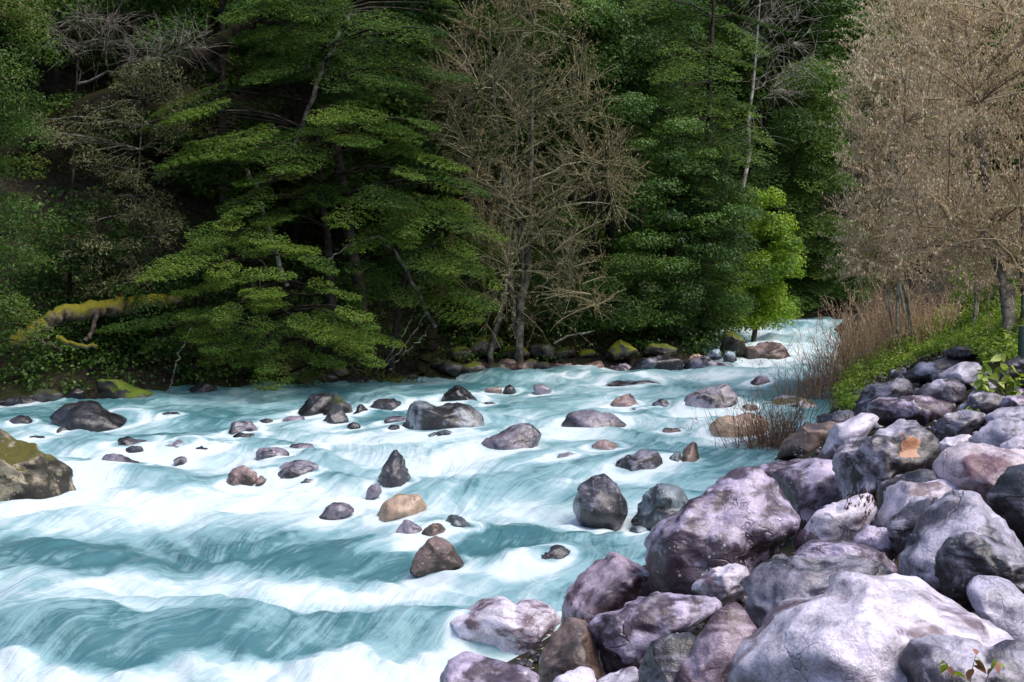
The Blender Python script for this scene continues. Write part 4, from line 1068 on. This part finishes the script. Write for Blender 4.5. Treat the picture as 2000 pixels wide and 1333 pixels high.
# big dark leaning trunk with a mossy limb, upper left
def limb_thing(name, label, pts, radii, mat, Y, cat, sides=12, extra=(), wob=.03, seed=1):
    rg = np.random.default_rng(seed)
    pp = np.array([[p[0], p[1]] for p in pts], float); yy = np.array([p[2] if len(p) > 2 else Y for p in pts], float)
    k = len(pts) * 6
    t = np.linspace(0, 1, len(pts)); tt = np.linspace(0, 1, k)
    def sm(a):
        v = np.interp(tt, t, a); return np.convolve(np.pad(v, 3, 'reflect', reflect_type='odd'), np.ones(7) / 7, 'valid')
    Pw = at(sm(pp[:, 0]), sm(pp[:, 1]), sm(yy))
    Pw += rg.normal(0, wob, Pw.shape)
    base = Pw[0]
    root = thing(name, base, label, cat)
    a = Acc()
    R = np.interp(tt, t, radii) * (1 + .12 * noise(np.arange(k) * .6, 0, 0, seed))
    a.tubes(Pw[None], R[None], sides)
    V = np.concatenate(a.V)
    V += unit(V - np.repeat(Pw, sides, 0)) * (.12 * np.repeat(R, sides) * fbm(V[:, 0] * 4, V[:, 1] * 4, V[:, 2] * 4, seed, 3))[:, None]
    a.V = [V]
    a.build('trunk', M[mat], root, True, base)
    for (nm, q, rr, mt) in extra:
        qa = np.array(q, float)
        k2 = 10
        t2 = np.linspace(0, 1, len(qa)); tt2 = np.linspace(0, 1, k2)
        W = at(np.interp(tt2, t2, qa[:, 0]), np.interp(tt2, t2, qa[:, 1]), np.interp(tt2, t2, qa[:, 2]) if qa.shape[1] > 2 else np.full(k2, Y))
        W[1:-1] += rg.normal(0, .02, W[1:-1].shape)
        b = Acc(); b.tubes(W[None], np.linspace(rr[0], rr[1], k2)[None], 6)
        b.build(nm, M[mt], root, True, base)
    return root
limb_thing('old_tree', 'thick dark trunk leaning out from the upper left slope', [(20,300,33),(160,215,32.5),(300,165,32),(390,110,31.5),(450,70,31.2),(500,30,31),(560,-60,31)], [.34,.30,.26,.22,.2,.18,.15], 'darkmossbark', 31, 'trunk',
           extra=[('limb', [(330,145,31.8),(370,118,31.6),(410,125,31.4),(430,145,31.3)], (.10,.05), 'bark'), ('limb', [(500,38,31),(540,45,30.8),(585,58,30.6)], (.08,.03), 'bark')])
limb_thing('fallen_log', 'fallen log covered in yellow green moss at the left bank', [(25,672,26.8),(70,640,27.1),(120,612,27.5),(180,605,27.9),(240,598,28.3),(290,590,28.7),(340,584,29.2)], [.12,.15,.17,.18,.17,.16,.14], 'mossbark', 27, 'log', sides=16,
           extra=[('broken_stub', [(234,598,28.2),(235,580,28.2),(236,571,28.2)], (.07,.05), 'redbark'), ('root_branch', [(190,612,27.8),(180,650,27.3),(165,668,26.8)], (.05,.04), 'bark'),
                  ('root_branch', [(110,660,26.7),(130,672,26.7),(160,676,26.7),(190,678,26.7)], (.06,.04), 'mossbark'), ('root_branch', [(60,655,26.7),(90,670,26.6),(120,690,26.6)], (.05,.03), 'bark')], seed=4)
bare_tree('bare_branches', 'pale bare branches spreading across the dark upper left', poly('90,60 160,20 240,30 330,60 440,60 450,90 380,110 330,130 250,120 160,110 100,110'), 28.8, 1.0, 130, 320, 70, 'bark', 'greybark', None, 0,
          trunk_r=.05, strands=6, tl=(.35, .9), mains=8, twig_r=.005, tint=(.6, 1), up=.05, base_Y=29.2, cat='branches')
limb_thing('young_tree', 'thin speckled stem leaning up through the layered beeches', [(560,560,30.4),(500,370,30.2),(480,330,30.1)], [.05,.05,.045], 'palebark', 30, 'stem', 8)
limb_thing('young_tree', 'dark crooked stem under the broad beech', [(420,440,29.8),(460,400,29.6),(510,370,29.4),(555,330,29.2)], [.09,.085,.08,.06], 'bark', 30, 'stem', 8)
limb_thing('young_tree', 'pale stem reaching up through the tall beech', [(560,330,30.6),(640,110,30.5),(665,60,30.4),(690,20,30.4)], [.05,.05,.04,.03], 'greybark', 30, 'stem', 8)
limb_thing('young_tree', 'pale branch sloping down left under the yellow green beech', [(850,640,30),(760,460,29.2),(700,470,28.9),(640,505,28.6)], [.05,.035,.022,.012], 'greybark', 29, 'stem', 8)
limb_thing('dead_branch', 'pale dead branch hanging to the water below the low sapling', [(375,640,27.4),(352,690,27.2),(342,715,27),(336,745,26.9),(330,770,26.7)], [.014,.016,.014,.013,.01], 'greybark', 27, 'branch', 6, wob=.02)
limb_thing('dead_branch', 'pale dead branch lying on the bank left of the yellow mossy boulder', [(1082,672,31.6),(1110,655,31.5),(1150,650,31.4),(1162,645,31.3)], [.03,.025,.02,.01], 'palebark', 31, 'branch', 6, wob=.012)
for k, (a_, l_) in enumerate(((0, 'longest'), (1, 'middle'), (2, 'shortest'))):
    limb_thing('dead_branch', f'{l_} of the bare pale stems leaning up right of the low sapling', [(735 + 12 * a_, 722, 29), (775 + 8 * a_, 680 + 4 * a_, 29), (800 + 14 * a_, 630 + 14 * a_, 29.2), (822 + 8 * a_, 580 + 30 * a_, 29.4)], [.02, .017, .013, .007], 'greybark', 29, 'branch', 6, wob=.02, seed=k + 30)
limb_thing('old_tree', 'dark mossy trunk standing on the bank right of the low sapling', [(815,735,30.4),(835,690,30.5),(845,640,30.6),(860,560,30.8),(880,440,31)], [.2,.16,.13,.1,.08], 'darkmossbark', 30, 'trunk', 10)

# background forest: a few kinds copied over the slope
def proto(name, label, kind, mat, seed, H=9.0, W=2.6, n=46, leaf=.11, dens=300, bark='bark', tint=(.1, .8)):
    rg = np.random.default_rng(seed)
    root = thing(name, (0, 0, 0), label, 'tree', 'evergreen trees of the forest slope')
    trunk = stem_path(np.array([0, 0, -.6]), np.array([0, 0, H * .95]), rg, 12, .04)
    a = Acc(); a.tubes(trunk[None], np.linspace(.17, .03, 12)[None], 7); a.build('trunk', M[bark], root, True)
    cr = Acc()
    for i in range(n):
        z = rg.uniform(.10, 1) * H
        f = math.sin(min(1, (1.02 - z / H) * 1.6 + .12) * math.pi / 2)
        az = rg.uniform(0, 6.283); r = W * f * rg.uniform(.35, 1)
        c = np.array([r * math.cos(az), r * math.sin(az), z])
        s = rg.uniform(.9, 1.7)
        t = rg.uniform(*tint)
        if kind == 'plate': add_plate(cr, c, az, s * 1.5, s, rg.uniform(.25, .6), int(dens * s * s), leaf, t, rg)
        else: add_clump(cr, c, s * .62, int(dens * 1.2 * s * s), leaf, t, rg)
    cr.build('crown', M[mat], root)
    return root
LAB_BG = 'evergreen tree in the dense dark forest on the slope behind the nearer trees'
LOOK = ['glossy broadleaved', 'dark layered', 'dark rounded', 'green layered']
MARK = [(110, 'the rusty patched left tree'), (330, 'the thick leaning trunk'), (640, 'the low and broad layered beeches'), (880, 'the tall layered beech'), (1150, 'the bare brown tree'), (1300, 'the dense dark green tree'),
        (1480, 'the drooping dark conifer'), (1640, 'the slender pale leaning tree'), (1800, 'the brown leaved tree by the gap'), (9999, 'the big withered tree')]
def bg_label(kind, X, Y):
    px = 1000 + X / Y * FPX
    m = next(t for lim, t in MARK if px < lim)
    lev = 'directly' if Y < 41 else ('higher' if Y < 52 else 'far')
    return f'{LOOK[kind]} forest tree {lev} behind {m}'
protos = [proto('forest_tree', LAB_BG, 'clump', 'broad', 401), proto('forest_tree', LAB_BG, 'plate', 'beech_dark', 402), proto('forest_tree', LAB_BG, 'clump', 'beech_dark', 403), proto('forest_tree', LAB_BG, 'plate', 'beech', 404, tint=(0, .5))]
_pr = random.Random(21)
spots = []
for row in range(8):
    for k in range(17):
        Y = 34.5 + row * 4.2 + _pr.uniform(-1, 1)
        f = -.50 + k * .0605 + _pr.uniform(-.02, .02) + (row % 2) * .03
        X = f * Y
        if in_poly(RIVER, np.array(X), np.array(Y)): continue
        dl = float(dist_line(LEFT, np.array(X), np.array(Y))); dr = float(dist_line(RIGHT, np.array(X), np.array(Y)))
        if dl < 2.6 or (dr < dl and (Y < 47 or dr < 7)): continue
        spots.append((X, Y))
for i, (X, Y) in enumerate(spots):
    kd = _pr.choice([0, 1, 2, 2, 3, 1]) if i > 3 else i
    p = protos[kd]
    loc = (X, Y, float(ground_z(X, Y)) - .1)
    if i < 4:
        p.location = loc; p.rotation_euler = (0, 0, i * 1.3); p['label'] = bg_label(kd, X, Y)
    else:
        copy_tree(p, loc, _pr.uniform(0, 6.28), _pr.uniform(.75, 1.2), bg_label(kd, X, Y), 'evergreen trees of the forest slope')

# understorey along the far bank: nobody could count it
def understorey():
    rg = np.random.default_rng(77)
    a = Acc()
    n = 560
    for i in range(n):
        px = rg.uniform(-150, 1440); Y0 = np.interp(px, [-150, 0, 300, 600, 840, 1440], [25.6, 26.4, 27.6, 29.8, 31, 33])
        Y = Y0 + rg.uniform(0.0, 4.5)
        X = float(ray(px, 600)[0]) * Y
        c = np.array([X, Y, float(ground_z(X, Y)) + rg.uniform(0, .9) * min(1, (Y - Y0) / 1.5)])
        add_clump(a, c, rg.uniform(.25, .55), 80, .08, rg.uniform(0.1, .75), rg)
    for i in range(520):
        Y = rg.uniform(30, 52); X = rg.uniform(-.46, .2) * Y
        if dist_line(LEFT, np.array(X), np.array(Y)) < 2.5 or in_poly(RIVER, np.array(X), np.array(Y)): continue
        add_clump(a, np.array([X, Y, float(ground_z(X, Y)) + .25]), rg.uniform(.4, .9), 60, .13, rg.uniform(0.05, .7), rg)
    tag(a.build('undergrowth', M['broad']), 'dark leafy undergrowth along the foot of the forest', 'undergrowth', kind='stuff')
understorey()

evergreen('dark_shrub', 'dark leafy shrub in the shade above the mossy slab on the left', 'clump', poly('70,430 200,400 330,430 340,560 300,700 200,730 90,720 60,600'), 29.2, 1.6, 200, 46, 'beech_dark', .07, .9, 331, dens=420, tint=(0, .6), cat='shrub', trunk_r=.05)
evergreen('dark_shrub', 'dark green shrub on the bank below the bare brown tree', 'clump', poly('880,540 1000,520 1180,500 1200,600 1160,660 1000,670 900,640'), 32.6, 1.4, 1040, 40, 'beech', .06, .8, 332, dens=420, tint=(0, .55), cat='shrub', trunk_r=.05)
evergreen('bushy_tree', 'bushy green tree leaning over the bank left of the dense dark tree', 'clump', poly('1150,560 1200,500 1260,540 1300,600 1240,650 1170,660 1130,620'), 32.4, 1.2, 1210, 30, 'beech', .055, .7, 333, dens=700, tint=(.1, .7), trunk_r=.06)

# ------------------------------------------------------------------ right bank vegetation
bare_tree('bare_tree', 'big tree thick with withered brown leaves at the right edge', poly('1800,-60 1760,120 1745,300 1720,420 1760,520 1850,560 1950,570 2200,560 2200,-60'), 20.5, 4.0, 1988, 340, 620, 'greybark', 'twig', 'dead', 52000,
          trunk_r=.11, strands=6, tl=(.25, .6), stems=3, mains=10, lichen=140, tint=(.1, .75), leaf=(.048, .017), up=.3, base_Y=19.6, twig_r=.004)
bare_tree('bare_tree', 'brown leaved tree whose crown borders the dark forest gap on the right', poly('1700,-60 1668,70 1655,200 1645,330 1640,450 1655,540 1740,560 1850,540 1900,400 1920,200 1900,-60'), 27.5, 3.6, 1765, 341, 620, 'lightbark', 'twig', 'dead', 52000,
          trunk_r=.04, strands=6, tl=(.3, .75), stems=5, mains=8, lichen=90, tint=(.2, .8), leaf=(.062, .021), up=.35, base_Y=28.6, twig_r=.005)
bare_tree('bare_tree', 'thin bare tree standing at the back of the green ground cover', poly('1840,380 1960,360 2040,420 2020,540 1900,570 1830,500'), 23.5, 1.6, 1910, 342, 160, 'palebark', 'twig', 'dead', 6000,
          trunk_r=.05, strands=6, tl=(.25, .55), stems=2, mains=8, lichen=30, tint=(.2, .8), leaf=(.045, .017), up=.3, base_Y=23.8, twig_r=.004)
evergreen('leafy_shrub', 'yellow green shrub behind the big brown tree trunk', 'clump', poly('1860,540 1940,500 2030,500 2060,610 1980,640 1880,620'), 25.5, 1.6, 1950, 34, 'lime', .055, .6, 343, dens=500, tint=(0, .6), cat='shrub', trunk_r=.03)

def stem_bush(name, label, base, n, H, spread, mat, seed, r=.006, side=5, cat='bush', lean=(0, 0), tint=(.2, .8), leafmat=None, nleaf=0, area=(.3, .3), group=None, curl=.15):
    """many thin stems fanning up from one root, each with fine side twigs"""
    rg = np.random.default_rng(seed)
    root = thing(name, base, label, cat, group)
    b = np.stack([rg.normal(0, area[0], n), rg.normal(0, area[1], n), np.zeros(n)], 1)
    b[:, 2] = ground_z(base[0] + b[:, 0], base[1] + b[:, 1]) - base[2] - .05
    hh = H * rg.uniform(.45, 1.1, n)[:, None]
    d = unit(np.stack([rg.normal(lean[0], spread, n), rg.normal(lean[1], spread, n), np.ones(n)], 1))
    en = b + d * hh
    md = b + d * hh * .5 + rg.normal(0, curl, (n, 3)) * hh * .4
    S = bez(b, md, en, 7)
    a = Acc(); a.tubes(S, np.linspace(1.3, .5, 7)[None] * r, 3, T=np.clip(rg.uniform(*tint, n), 0, 1)); a.build('stem', M[mat], root)
    if side:
        m = n * side
        k = np.repeat(np.arange(n), side); j = rg.integers(2, 7, m)
        p = S[k, j]; dd = unit(np.repeat(d, side, 0) + rg.normal(0, .6, (m, 3)))
        l = (H * rg.uniform(.08, .28, m))[:, None]
        a = Acc(); a.tubes(bez(p, p + dd * l * .5 + rg.normal(0, .02, p.shape), p + dd * l, 4), np.array([[1, .9, .7, .5]]) * r * .7, 3, T=np.clip(rg.uniform(*tint, m), 0, 1)); a.build('twig', M[mat], root)
    if nleaf:
        k = rg.integers(0, n, nleaf); j = rg.integers(0, 7, nleaf)
        a = Acc(); p = S[k, j] + rg.normal(0, .04, (nleaf, 3))
        s = rg.uniform(.03, .06, nleaf)
        a.leaves(p, rg.normal(size=(nleaf, 3)), rg.normal(size=(nleaf, 3)) + np.array([0, -.4, .6]), s, s * .45, rg.random(nleaf)); a.build('leaf', M[leafmat], root)
    return root

def gpt(px, py, dz=0.0):
    Y = hit(px, py); X = float(ray(px, py)[0]) * Y
    return np.array([X, Y, float(ground_z(X, Y)) + dz])

def gp(px, Y): 
    X = float(ray(px, 600)[0]) * Y
    return np.array([X, Y, float(ground_z(X, Y))])

# thickets (several bushes)
_th = [(1690, 31.0, 'tall russet thicket at the edge of the dark forest gap', 1.9), (1735, 29.8, 'russet thicket in front of the pale clustered trunks', 1.5), (1660, 31.5, 'thin russet thicket beside the distant cascade', 1.6),
       (1790, 28.5, 'russet thicket behind the middle of the green ground cover', 1.2), (1840, 27.8, 'low brown thicket behind the right of the green ground cover', .9), (1640, 29.0, 'brown thicket at the left end of the green ground cover', 1.1)]
for k, (px, Y, lab, H) in enumerate(_th):
    stem_bush('twig_thicket', lab, gp(px, Y), 95, H * .85, .36, 'browntwig', 360 + k, r=.0055, side=6, area=(.5, .5), cat='thicket', group='russet thickets on the right bank', tint=(.2, .95), leafmat='dead', nleaf=500)
stem_bush('twig_bush', 'bare upright twigs standing in front of the distant cascade', gp(1570, 27.6) , 70, 1.25, .28, 'redtwig', 370, r=.005, side=5, area=(.35, .25), tint=(.3, 1))
stem_bush('twig_bush', 'tangle of red brown twigs beside the cascade at the inlet', gp(1625, 27.8), 80, 1.1, .4, 'redtwig', 371, r=.005, side=6, area=(.35, .25), tint=(.1, .8))
stem_bush('twig_bush', 'low red twigs leaning over the brown boulder by the cascade', gp(1540, 29.4), 50, .7, .6, 'redtwig', 372, r=.005, side=5, area=(.3, .25), tint=(.1, .7), lean=(-.4, 0))
stem_bush('twig_bush', 'red twig bush beside the giant lilac boulder', gpt(1500, 915), 220, 1.15, .34, 'redtwig', 373, r=.0052, side=4, area=(.22, .12), tint=(.05, .8), leafmat='grass', nleaf=260)
stem_bush('twig_bush', 'sparse red twigs leaning left over the water beside the giant lilac boulder', gpt(1425, 925), 60, 1.1, .5, 'redtwig', 374, r=.0045, side=3, area=(.08, .08), tint=(.1, .8), lean=(-.55, 0), leafmat='grass', nleaf=90)
stem_bush('grass_clump', 'tuft of bright green grass hanging at the inlet edge', gp(1668, 24.2), 160, .5, .5, 'greengrass', 375, r=.006, side=0, area=(.18, .2), cat='grass', tint=(.2, 1))
stem_bush('grass_clump', 'brown dry grass clump on the far bank left of the yellow mossy boulder', gp(1085, 32.4), 260, .55, .6, 'grass', 376, r=.008, side=0, area=(.35, .15), cat='grass', tint=(.1, 1), lean=(0, -.5), curl=.4)
stem_bush('grass_clump', 'low green grass tuft at the far water edge in the middle', gp(775, 29.9), 260, .34, .9, 'greengrass', 377, r=.008, side=0, area=(.42, .12), cat='grass', tint=(.1, .9), lean=(0, -.6), curl=.4)

# green ground cover on the slope
def ground_cover():
    rg = np.random.default_rng(88)
    P = poly('1640,700 1700,650 1790,628 1880,605 2040,580 2060,700 1960,705 1900,690 1830,690 1760,720 1690,750 1670,800 1640,800')
    q = sample_poly(P, 620, rg)
    a = Acc()
    for px, py in q:
        Y = hit(px, py + 10, 12, 40); X = float(ray(px, py)[0]) * Y
        z = float(ground_z(X, Y))
        c = np.array([X, Y, z + .12 + .12 * float(noise(X * 1.2, Y * 1.2, 0, 91))])
        add_clump(a, c, rg.uniform(.14, .26), 46, .052, .5 + .35 * float(noise(X * 1.5, Y * 1.5, 0, 92)) + rg.normal(0, .12), rg, asp=.6)
    tag(a.build('ground_cover', M['cover']), 'bright green leafy ground cover on the right bank slope', 'ground cover', kind='stuff')
ground_cover()

# green steel post with its tie wire
def post():
    b = gpt(1996, 738, 0)
    Y = b[1]
    top = at(1996, 637, Y)
    root = thing('green_post', b, 'dark green steel post at the right edge beside the sprouting plant', 'post')
    H = top[2] - b[2]; r = 8.5 * Y / FPX
    me = bpy.data.meshes.new('tube'); bm = bmesh.new()
    def ring(z, rad): return [bm.verts.new((rad * math.cos(a), rad * math.sin(a), z)) for a in np.linspace(0, 2 * math.pi, 25)[:-1]]
    rs = [ring(-.3, r), ring(H - .006, r), ring(H, r * .95), ring(H, r * .82), ring(H - .25, r * .8)]
    for p, q in zip(rs[:-1], rs[1:]):
        for i in range(24): bm.faces.new((p[i], p[(i + 1) % 24], q[(i + 1) % 24], q[i]))
    bm.faces.new(rs[-1]); bm.to_mesh(me); bm.free()
    me.polygons.foreach_set('use_smooth', [len(p.vertices) == 4 for p in me.polygons])
    link('tube', me, M['postgreen'], root)
    an = np.linspace(0, 2 * math.pi, 20)
    for nm, z, tilt_ in (('wire_tie', H * .30, .25), ('clamp_band', H * .24, 0)):
        a = Acc(); R = r * 1.05
        a.tubes(np.stack([R * np.cos(an), R * np.sin(an), z + tilt_ * R * np.cos(an)], 1)[None], np.full((1, 20), .004 if nm == 'wire_tie' else .007), 5)
        a.build(nm, M['wire' if nm == 'wire_tie' else 'postgreen'], root, True)
post()

# plants whose single leaves can be told apart: every leaf is a part
def leaf_mesh(name, mat, l=1.0, w=.5, curl=.25, tint=.5):
    ts = np.linspace(0, 1, 6)
    V = []; Q = []
    for t in ts:
        hw = w * .5 * math.sin(min(t ** .8 * math.pi, math.pi)) + .004
        z = -curl * t * t * l
        V += [(t * l, -hw, z + .18 * hw), (t * l, 0, z), (t * l, hw, z + .18 * hw)]
    for i in range(5):
        for j in range(2):
            a = i * 3 + j; Q.append((a, a + 3, a + 4, a + 1))
    me = mesh_quads(name, np.array(V), np.array(Q), {'tint': ('FACE', np.full(len(Q), tint))}, True)
    me.materials.append(M[mat]); return me
def leafy_plant(name, label, base, stems, lsize, mats, seed, per=16, bare=0.1, cat='plant', lr=.005):
    rg = np.random.default_rng(seed)
    root = thing(name, base, label, cat)
    lm = [leaf_mesh('leaf', m, 1, .48, .25, t) for m, t in mats]
    for (dx, dy, h, lx, ly) in stems:
        p0 = np.array([dx, dy, -.05]); p1 = np.array([dx + lx, dy + ly, h])
        S = bez(p0[None], ((p0 + p1) / 2 + np.array([-lx * .3, 0, .05 * h]))[None], p1[None], 9)[0]
        a = Acc(); a.tubes(S[None], np.linspace(1.2, .4, 9)[None] * lr, 5, .3); st_ = a.build('stem', M['twig'], root, True); del st_['kind']
        for k in range(per):
            t = bare + (1 - bare) * (k + rg.random()) / per
            i = min(int(t * 8), 7); f = t * 8 - i
            p = S[i] * (1 - f) + S[i + 1] * f
            o = bpy.data.objects.new('leaf', lm[rg.integers(len(lm))]); COL.objects.link(o); o.parent = st_
            s = lsize * rg.uniform(.65, 1.25) * (1.0 if t < .9 else .8)
            o.location = tuple(p); o.scale = (s, s, s)
            o.rotation_euler = (rg.normal(0, .5), rg.uniform(-.5, .9), rg.uniform(0, 6.283))
    return root
_b = gpt(1935, 768) + np.array([0, -.25, 0])
_s = _b[1] / FPX
leafy_plant('sprouting_plant', 'tall sprouting plant with pale green leaves on the right bank boulders', _b, [(0, 0, 128 * _s, 12 * _s, 0), (-18 * _s, .05, 66 * _s, -10 * _s, 0), (16 * _s, .02, 58 * _s, 10 * _s, 0), (-30 * _s, 0, 40 * _s, -6 * _s, -.05), (28 * _s, 0, 36 * _s, 14 * _s, 0)], 25 * _s, [('sprout', .3), ('sprout', .6), ('sprout', .95), ('cover', .6)], 501, per=20)
def at_rock_top(px, py, Y): return at(px, py, Y)
_r1 = next(r for r in ROCKS if r['label'].startswith('rough grey boulder in the bottom right'))
_y = _r1['Yc'] - .42 * _r1['W']
_b = at(1885, 1318, _y); _s = _y / FPX
leafy_plant('small_plant', 'small plant with round green and reddish leaves at the bottom right edge', _b, [(-20 * _s, 0, 30 * _s, -24 * _s, 0), (10 * _s, 0, 44 * _s, 12 * _s, 0), (40 * _s, 0, 36 * _s, 26 * _s, 0)], 30 * _s, [('cover', .35), ('cover', .7), ('redleaf', .8)], 502, per=5, bare=.5, lr=.0025)
_b = gpt(1888, 842); _s = _b[1] / FPX
leafy_plant('small_plant', 'tuft of small green leaves among the grey right bank boulders', _b + np.array([0, 0, .12]), [(d * _s, 0, h * _s, l * _s, 0) for d, h, l in ((-8, 22, -8), (4, 30, 2), (12, 24, 10))], 12 * _s, [('cover', .3), ('cover', .6)], 503, per=9, lr=.002)

# dried seed stalks
def seed_stalks(label, px, py, n, H, seed):
    rg = np.random.default_rng(seed)
    Y = hit(px, py) - .1; b = at(px, py, Y); b[2] = min(b[2], CAM_Z); s = Y / FPX
    root = thing('seed_stalk', b, label, 'stalks')
    for k in range(n):
        p0 = np.array([rg.normal(0, 14) * s, rg.normal(0, .04), -.1]); h = H * s * rg.uniform(.6, 1.1)
        p1 = p0 + np.array([h * rg.uniform(-.1, .75), 0, h])
        S = bez(p0[None], ((p0 + p1) / 2 + np.array([0, 0, .15 * h]))[None], p1[None], 7)
        a = Acc(); a.tubes(S, np.linspace(1, .6, 7)[None] * .002, 4, .3); a.build('stem', M['redtwig'], root)
        m = 9
        P = S[0][3 + rg.integers(0, 4, m)] + rg.normal(0, .006, (m, 3))
        c = Acc(); l = 8 * s * rg.uniform(.7, 1.5, m)
        for q in range(2):
            c.leaves(P + np.array([0, 0, .5]) * l[:, None], np.tile([0, 0, 1.], (m, 1)) + rg.normal(0, .2, (m, 3)), np.tile([1. - q, q * 1., 0], (m, 1)), l, 3 * s, .2)
        c.build('seed_head', M['redtwig'], root)
seed_stalks('dark red dried seed stalks in front of the pale sloping stone', 1655, 1040, 12, 95, 601)
seed_stalks('single row of short dried stalks beside the lilac stone left of the seed stalks', 1600, 1035, 5, 40, 602)

# gravel and leaf litter in the gaps of the right bank
def gravel():
    rg = np.random.default_rng(95)
    D, F = ico(1)
    V = []; Q = []; n = 0
    lit = Acc()
    k = 0
    while k < 2600:
        Y = rg.uniform(5.5, 26); X = rg.uniform(-1, .40 * Y + .5)
        if dist_line(RIGHT, np.array(X), np.array(Y)) > 5.5 or in_poly(RIVER, np.array(X), np.array(Y)) or X > .42 * Y: continue
        z = float(ground_low(X, Y)); r = .018 + .05 * rg.random() ** 2.5
        V.append(D * (r * rg.uniform(.6, 1.3, 3)) * (1 + .18 * rg.normal(size=(len(D), 1))) + np.array([X, Y, z + r * .25])); Q.append(F + n); n += len(D)
        if k % 3 == 0:
            c = np.array([[X + rg.normal(0, .1), Y + rg.normal(0, .1), z + .05]])
            lit.leaves(c, rg.normal(size=(1, 3)) * np.array([1, 1, .2]), np.array([[0, 0, 1.]]) + rg.normal(0, .3, (1, 3)), .05, .025, rg.random())
        k += 1
    me = mesh_quads('gravel', np.concatenate(V), np.concatenate(Q))
    tag(link('gravel', me, M['grey']), 'grey gravel filling the gaps of the right bank', 'gravel', kind='stuff')
    tag(lit.build('leaf_litter', M['dead']), 'withered leaves lying on the right bank gravel', 'leaf litter', kind='stuff')
gravel()
